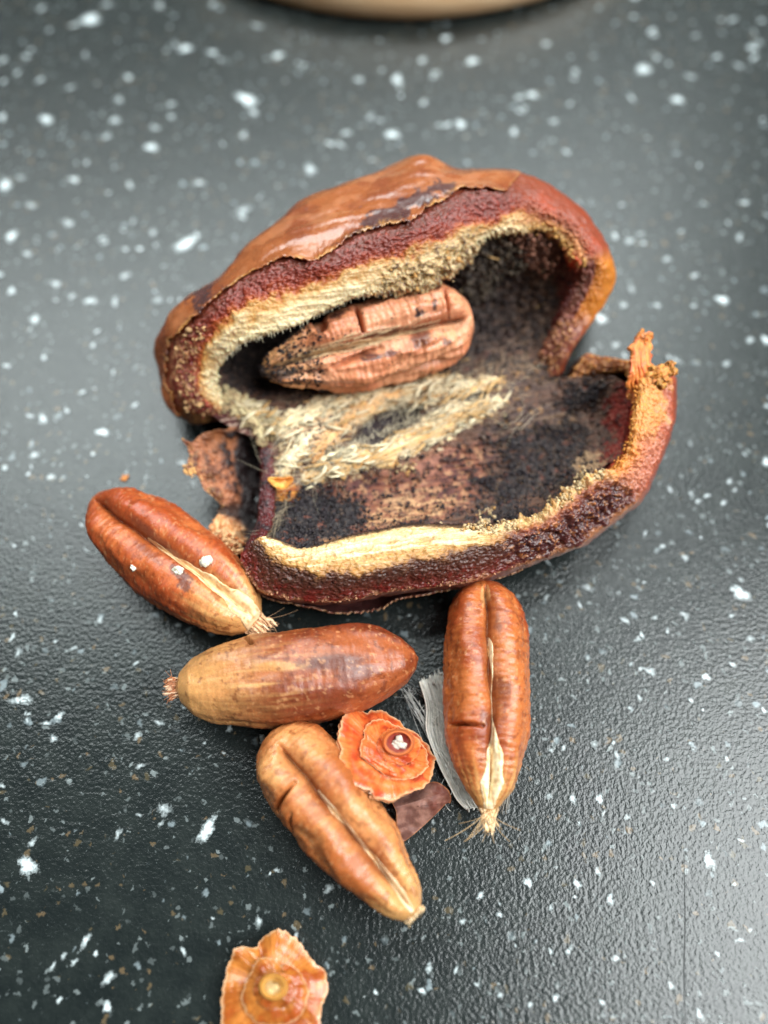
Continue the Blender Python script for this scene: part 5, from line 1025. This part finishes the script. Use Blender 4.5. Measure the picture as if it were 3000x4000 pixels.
# ------------------------------------------------------------------ the two caps (calyces)
def cap(label, ctr, zc, grad, tiers, boss, seedn, cols, cup=.35, ring=.02):
    """ctr: centre pixel; grad: z per pixel; tiers: (outline pixels, lift, dome, name) from the lowest up"""
    c0 = unp(ctr[0], ctr[1], zc); base_p = np.array([c0[0], c0[1], 0.0]); root = empty('fruit_cap', base_p, label, 'fruit cap', 'loose caps from date stalks')
    for ti, (out, lift, dome, name) in enumerate(tiers):
        o = np.array(out, float); no = len(o); nth, nr = 260, 70; O = crom(o, np.linspace(0, no, nth, endpoint=False), True)
        jag = fbm(np.stack([np.cos(np.linspace(0, 6.283, nth)) * 6, np.sin(np.linspace(0, 6.283, nth)) * 6, np.zeros(nth) + ti], -1), 1, 4, 241 + seedn); O = O + (O - np.array(ctr)) * (.05 * jag)[:, None]
        rr = np.linspace(.02, 1, nr); X = ctr[0] + rr[None] * (O[:, None, 0] - ctr[0]); Y = ctr[1] + rr[None] * (O[:, None, 1] - ctr[1])
        R = rr[None] + 0 * X; th = np.linspace(0, 2 * math.pi, nth, endpoint=False)[:, None] + 0 * X
        Z = zc + (X - ctr[0]) * grad[0] + (Y - ctr[1]) * grad[1] + lift + dome * (1 - R ** 2.2)
        Z = Z + .16 * noise(np.stack([np.cos(th) * 2.2, np.sin(th) * 2.2, R * 1.5 + ti * 7], -1), 1, 251 + seedn) * R * 2.2
        stri = noise(np.stack([np.cos(th) * 24, np.sin(th) * 24, R * 1.2 + seedn], -1), 1, 253)
        rings = np.sin(R * 30 + 3 * noise(np.stack([np.cos(th) * 2, np.sin(th) * 2, R * 2], -1), 1, 255)) * sm(.2, .5, R)
        Z = np.maximum(Z + (.04 if cup < .5 else .02) * stri * sm(.35, .8, R) + ring * rings + cup * (1 if ti == 0 else .3) * sm(.55, 1, R) * (.4 + .9 * noise(np.stack([np.cos(th) * (3 if cup < .5 else 1.3), np.sin(th) * (3 if cup < .5 else 1.3), 0 * R + ti], -1), 1, 256)), .30)
        V = unp(X, Y, Z); N = gnormals(V, True); sg = np.sign(N[..., 2].mean()); N = N * sg
        n1 = fbm(V, .7, 4, 257 + ti); n2 = fbm(V, 2.5, 3, 259)
        c = mix(np.broadcast_to(lin(*cols[0]), V.shape), lin(*cols[1]), sm(-.35, .35, n1 + .3 * stri)); c = mix(c, lin(*cols[2]), sm(.1, .5, n1 + .15 * (X - ctr[0]) / 100) * .75)
        c = mix(c, lin(*cols[1]) * .72, sm(.15, .45, stri) * sm(.3, .6, R) * .5)
        c = mix(c, lin(222, 172, 128), sm(.93, .995, R + .035 * n2) * (.75 if ti < 2 else .2))
        if sg < 0: V, N, c = V[::-1], N[::-1], c[::-1]
        sheet_obj(name, V, N, .50, M_CAP, root, wrap=True, col=c, rough=.34)
    # stalk scar: raised ring round a pit with a pale plug
    bx, by, ra, rb, zb, col_ring, col_pit, col_plug = boss
    nth, nr = 96, 40; th = np.linspace(0, 2 * math.pi, nth, endpoint=False)[:, None]; rr = np.linspace(.02, 1, nr)[None]
    X = bx + ra * rr * np.cos(th); Y = by + rb * rr * np.sin(th); ring = np.exp(-((rr - .80) / .13) ** 2)
    Z = zb + (X - ctr[0]) * grad[0] + (Y - ctr[1]) * grad[1] + .65 * ring - .35 * sm(.6, .3, rr) - 1.0 * sm(.88, 1, rr) + 0 * X
    V = unp(X, Y, Z); V[..., 2] += .07 * fbm(V, 2, 3, 261); n1 = fbm(V, 1.6, 3, 263)
    c = mix(np.broadcast_to(lin(*col_ring), V.shape), lin(*col_pit), sm(.76, .62, rr + .12 * n1)); N = gnormals(V, True); sg = np.sign(N[..., 2].mean())
    scar = grid_obj('stalk_scar', V, M_CAP, root, wrap=True, flip=sg < 0, col=c, rough=np.full(V.shape[:2], .55))
    b = Bag(); p = unp(bx - 2, by + 4, zb + (bx - ctr[0]) * grad[0] + (by - ctr[1]) * grad[1] - .05)
    for i in range(26): b.blob(p + rng.normal(0, .5, 3) * np.array([.26, .17, .10]) * ra / 45, rng.uniform(.10, .22) * ra / 45, lin(*col_plug) * rng.uniform(.6, .85), .35, .6)
    b.build('stalk_plug', M_CRUMB, scar)
    return root
cap('orange ruffled fruit cap with a maroon pit and white plug, propped on the tan stone', (1512,2950), 3.9, (-.012, .011),
    [([(1366,2769),(1337,2812),(1324,2874),(1330,2931),(1326,2968),(1344,3018),(1377,3062),(1424,3083),(1449,3091),(1467,3116),(1532,3127),(1576,3105),(1644,3083),(1680,3047),(1699,2982),(1695,2946),(1662,2903),(1630,2866),(1590,2845),(1561,2819),(1518,2787),(1474,2776),(1431,2780)], 0, .6, 'lower_frill'),
     ([(1452,2815),(1424,2845),(1420,2880),(1404,2920),(1412,2955),(1440,2982),(1476,3008),(1510,3034),(1560,3046),(1610,3042),(1650,3022),(1672,2985),(1665,2930),(1630,2885),(1590,2858),(1545,2832),(1500,2812)], .75, 1.0, 'upper_frill'),
     ([(1500,2860),(1478,2890),(1474,2930),(1492,2962),(1530,2985),(1575,2988),(1615,2970),(1640,2930),(1632,2890),(1600,2862),(1556,2846),(1520,2848)], 1.6, .5, 'inner_frill')],
    (1556, 2902, 66, 56, 6.5, (206, 108, 52), (138, 46, 36), (226, 212, 196)), 1, ((218, 116, 58), (200, 84, 36), (162, 50, 28)))
cap('amber fruit cap with blunt lobes, cut off by the bottom edge of the photo', (1070,3852), 1.5, (.0, -.0005),
    [([(945,3696),(916,3709),(901,3738),(883,3800),(872,3847),(865,3897),(866,3960),(868,4030),(900,4090),(980,4130),(1080,4140),(1180,4110),(1240,4040),(1252,3977),(1258,3930),(1274,3894),(1281,3832),(1267,3792),(1230,3763),(1198,3727),(1176,3687),(1147,3655),(1111,3633),(1082,3631),(1046,3648),(1017,3673),(1000,3702)], 0, .7, 'lower_frill'),
     ([(1010,3745),(985,3790),(960,3840),(945,3900),(965,3960),(1010,4000),(1080,4010),(1150,3990),(1190,3940),(1205,3880),(1190,3830),(1165,3790),(1120,3765),(1100,3775),(1060,3745)], .8, .9, 'upper_frill'),
     ([(1030,3800),(1000,3835),(990,3880),(1010,3925),(1055,3945),(1110,3935),(1145,3900),(1150,3850),(1125,3812),(1080,3792)], 1.5, .5, 'inner_frill')],
    (1068, 3856, 60, 56, 4.2, (214, 150, 62), (222, 170, 92), (232, 196, 138)), 2, ((192, 116, 48), (166, 88, 30), (164, 72, 22)), .8, .012)

# ------------------------------------------------------------------ scrap of skin beside the cap
def scrap():
    ctr = (1632, 3150); out = [(1532,3127),(1547,3170),(1550,3220),(1557,3264),(1572,3286),(1597,3275),(1648,3232),(1702,3181),(1745,3138),(1762,3130),(1756,3091),(1727,3065),(1698,3053),(1660,3062),(1610,3090),(1570,3098)]
    O = crom(np.array(out, float), np.linspace(0, len(out), 240, endpoint=False), True); rr = np.linspace(.02, 1, 70)
    X = ctr[0] + rr[None] * (O[:, None, 0] - ctr[0]); Y = ctr[1] + rr[None] * (O[:, None, 1] - ctr[1])
    fold = (Y - 3125) + .32 * (X - 1640)                           # the crease runs from lower left to upper right
    Z = 2.2 + .014 * np.clip(-fold, -160, 0) * 1.0 - .010 * np.clip(-fold, 0, 90) + .003 * (X - 1632) * 0
    Z = np.maximum(Z - .5 * sm(1690, 1765, X), .25); P = unp(X, Y, Z); P[..., 2] = np.maximum(P[..., 2] + .45 * fbm(P, .40, 3, 271), .22)
    N = gnormals(P, True); sg = np.sign(N[..., 2].mean()); N = N * sg; n1 = fbm(P, .8, 4, 273); n2 = fbm(P, 4, 3, 275)
    c = mix(np.broadcast_to(lin(146, 102, 88), P.shape), lin(116, 76, 66), sm(-.2, .3, n1)); c = mix(c, lin(108, 44, 26), sm(1660, 1750, X + 60 * n1) * .7); c = mix(c, lin(66, 42, 40), sm(10, -25, fold + 30 * n1) * sm(1690, 1640, X) * .7)
    c = mix(c, lin(186, 116, 66), sm(.95, 1, rr[None] + .05 * n2) * .6)
    if sg < 0: P, N, c = P[::-1], N[::-1], c[::-1]
    b = np.array([*unp(1630, 3170, 0)[:2], 0])
    o = sheet_obj('skin_scrap', P, N, .16, M_DRY, None, wrap=True, col=c, rough=.58, base=b)
    tag(o, 'small dull purple-brown scrap of date skin, folded, tucked beside the orange cap', 'date skin')
scrap()

# ------------------------------------------------------------------ papery grey fibre strip lying under the right stone
def fibre_strip():
    b0 = np.array([*unp(1740, 2900, 0)[:2], 0]); root = empty('fibre_strip', b0, 'papery grey strip of fibres lying under the right stone, frayed at both ends', 'fibre strip')
    lft = np.array([(1640,2662),(1668,2760),(1668,2850),(1695,2935),(1722,3000),(1758,3069),(1788,3123),(1822,3160)], float); rgt = np.array([(1730,2628),(1760,2720),(1790,2820),(1810,2900),(1830,2960),(1860,3040),(1885,3090),(1905,3150)], float)
    t = np.linspace(0, 7, 170); Lc, Rc = crom(lft, t), crom(rgt, t); v = np.linspace(0, 1, 70)
    X = Lc[:, None, 0] * (1 - v)[None, :] + Rc[:, None, 0] * v[None]; Y = Lc[:, None, 1] * (1 - v)[None] + Rc[:, None, 1] * v[None]
    VV = v[None] + 0 * X; TT = t[:, None] + 0 * X
    st = noise(np.stack([TT * .5, VV * 22, 0 * X], -1), 1, 281) + .5 * noise(np.stack([TT * .8, VV * 50, 0 * X], -1), 1, 283)
    endj = noise(np.stack([VV * 18, 0 * X, 0 * X], -1), 1, 285); Y = Y + 50 * endj * (sm(.9, 0, TT) + .6 * sm(6.3, 7, TT))
    P = unp(X, Y, .35 + .12 * st + .9 * np.exp(-VV / .16) + .7 * sm(1.2, 0, TT) + .25 * noise(np.stack([TT * .6, VV * 2, 0 * X], -1), 1, 287)); P[..., 2] = np.maximum(P[..., 2], .15)
    N = gnormals(P, False); sg = np.sign(N[..., 2].mean()); N = N * sg
    c = mix(np.broadcast_to(lin(188, 182, 172), P.shape), lin(240, 234, 226), sm(-.2, .45, st)); c = mix(c, lin(238, 228, 216), np.exp(-VV / .07) * .8); c = mix(c, lin(78, 76, 74), sm(.25, .6, -st) * .6)
    if sg < 0: P, N, c = P[:, ::-1], N[:, ::-1], c[:, ::-1]
    sheet_obj('papery_sheet', P, N, .10, M_FIBRE, root, col=c)
    b = Bag()
    for i in range(260):
        s0 = rng.random(); a0 = rng.uniform(0, 5); a1 = min(7, a0 + rng.uniform(1, 3.5)); k = np.linspace(a0, a1, 12); l, r_ = crom(lft, k), crom(rgt, k); f = s0 + rng.normal(0, .03) + .05 * rng.normal() * np.linspace(-1, 1, 12)
        px = l[:, 0] * (1 - f) + r_[:, 0] * f; py = l[:, 1] * (1 - f) + r_[:, 1] * f; b.tube(unp(px, py, .55 + rng.uniform(0, .25) + .2 * np.sin(np.linspace(0, 3.1, 12)) * rng.random()), .022, lin(232, 226, 216) * rng.uniform(.6, 1.0))
    for i in range(16):
        x, y = 1585 + rng.normal(0, 8), 2705 + rng.normal(0, 9); k = np.linspace(0, 1, 12); b.tube(unp(x + (1672 - x) * k + 10 * np.sin(k * 3) * rng.normal(), y + (2850 + rng.normal(0, 35) - y) * k, .5 + .3 * np.sin(k * 3.1)), .02 + .03 * (i < 3), lin(208, 204, 198) * rng.uniform(.7, 1.1))
    for i in range(14):
        k = np.linspace(0, 1, 12); a = rng.uniform(0, 6.28); b.tube(unp(1600 + rng.normal(0, 12) + 45 * k * math.cos(a) + 12 * np.sin(k * 5), 2700 + rng.normal(0, 12) + 40 * k * math.sin(a), .4 + .3 * rng.random() + 0 * k), .014, lin(200, 198, 194))
    for i in range(60):
        k = np.linspace(0, 1, 10); x0 = 2012 - rng.random() * 40; b.tube(unp(x0 + (1950 + rng.normal(0, 12) - x0) * k + 10 * k * k, 3030 + rng.uniform(-20, 30) + 120 * k * rng.uniform(.7, 1.1), .4 + rng.random() * .3 + 0 * k), .03, lin(176, 168, 158) * rng.uniform(.6, 1.1))
    for i in range(46):
        k = np.linspace(0, 1, 14); x, y = 1600 + rng.random() * 220, 2680 + rng.random() * 440; x = 1640 + (y - 2660) * .36 + rng.normal(20, 35); a = 1.15 + rng.normal(0, .35); L = rng.uniform(60, 160)
        b.tube(unp(x + L * k * math.cos(a) + 16 * np.sin(k * rng.uniform(3, 8) + i), y + L * k * math.sin(a), .7 + .5 * np.sin(k * 3.1) * rng.random()), .03, lin(236, 230, 220) * rng.uniform(.55, 1.0))
    b.build('loose_strands', M_FIBRE, root)
fibre_strip()

# ------------------------------------------------------------------ small crumbs on the worktop
def speck(name, px, py, r, col, label, cat, n=10):
    p = unp(px, py, 0); b = Bag()
    for i in range(n): b.blob(p + np.array([rng.normal(0, r * .55), rng.normal(0, r * .45), r * .4]), r * rng.uniform(.35, .6), lin(*col) * rng.uniform(.8, 1.1), .3, .7)
    o = b.build(name, M_CRUMB, None, base=p); tag(o, label, cat)
speck('white_flake', 1032, 2892, .42, (226, 222, 214), 'tiny white flake on the worktop at the upper end of the tan stone', 'flake')
speck('orange_crumb', 489, 1872, .34, (222, 140, 76), 'tiny orange crumb on the bare worktop above the left stone', 'crumb')
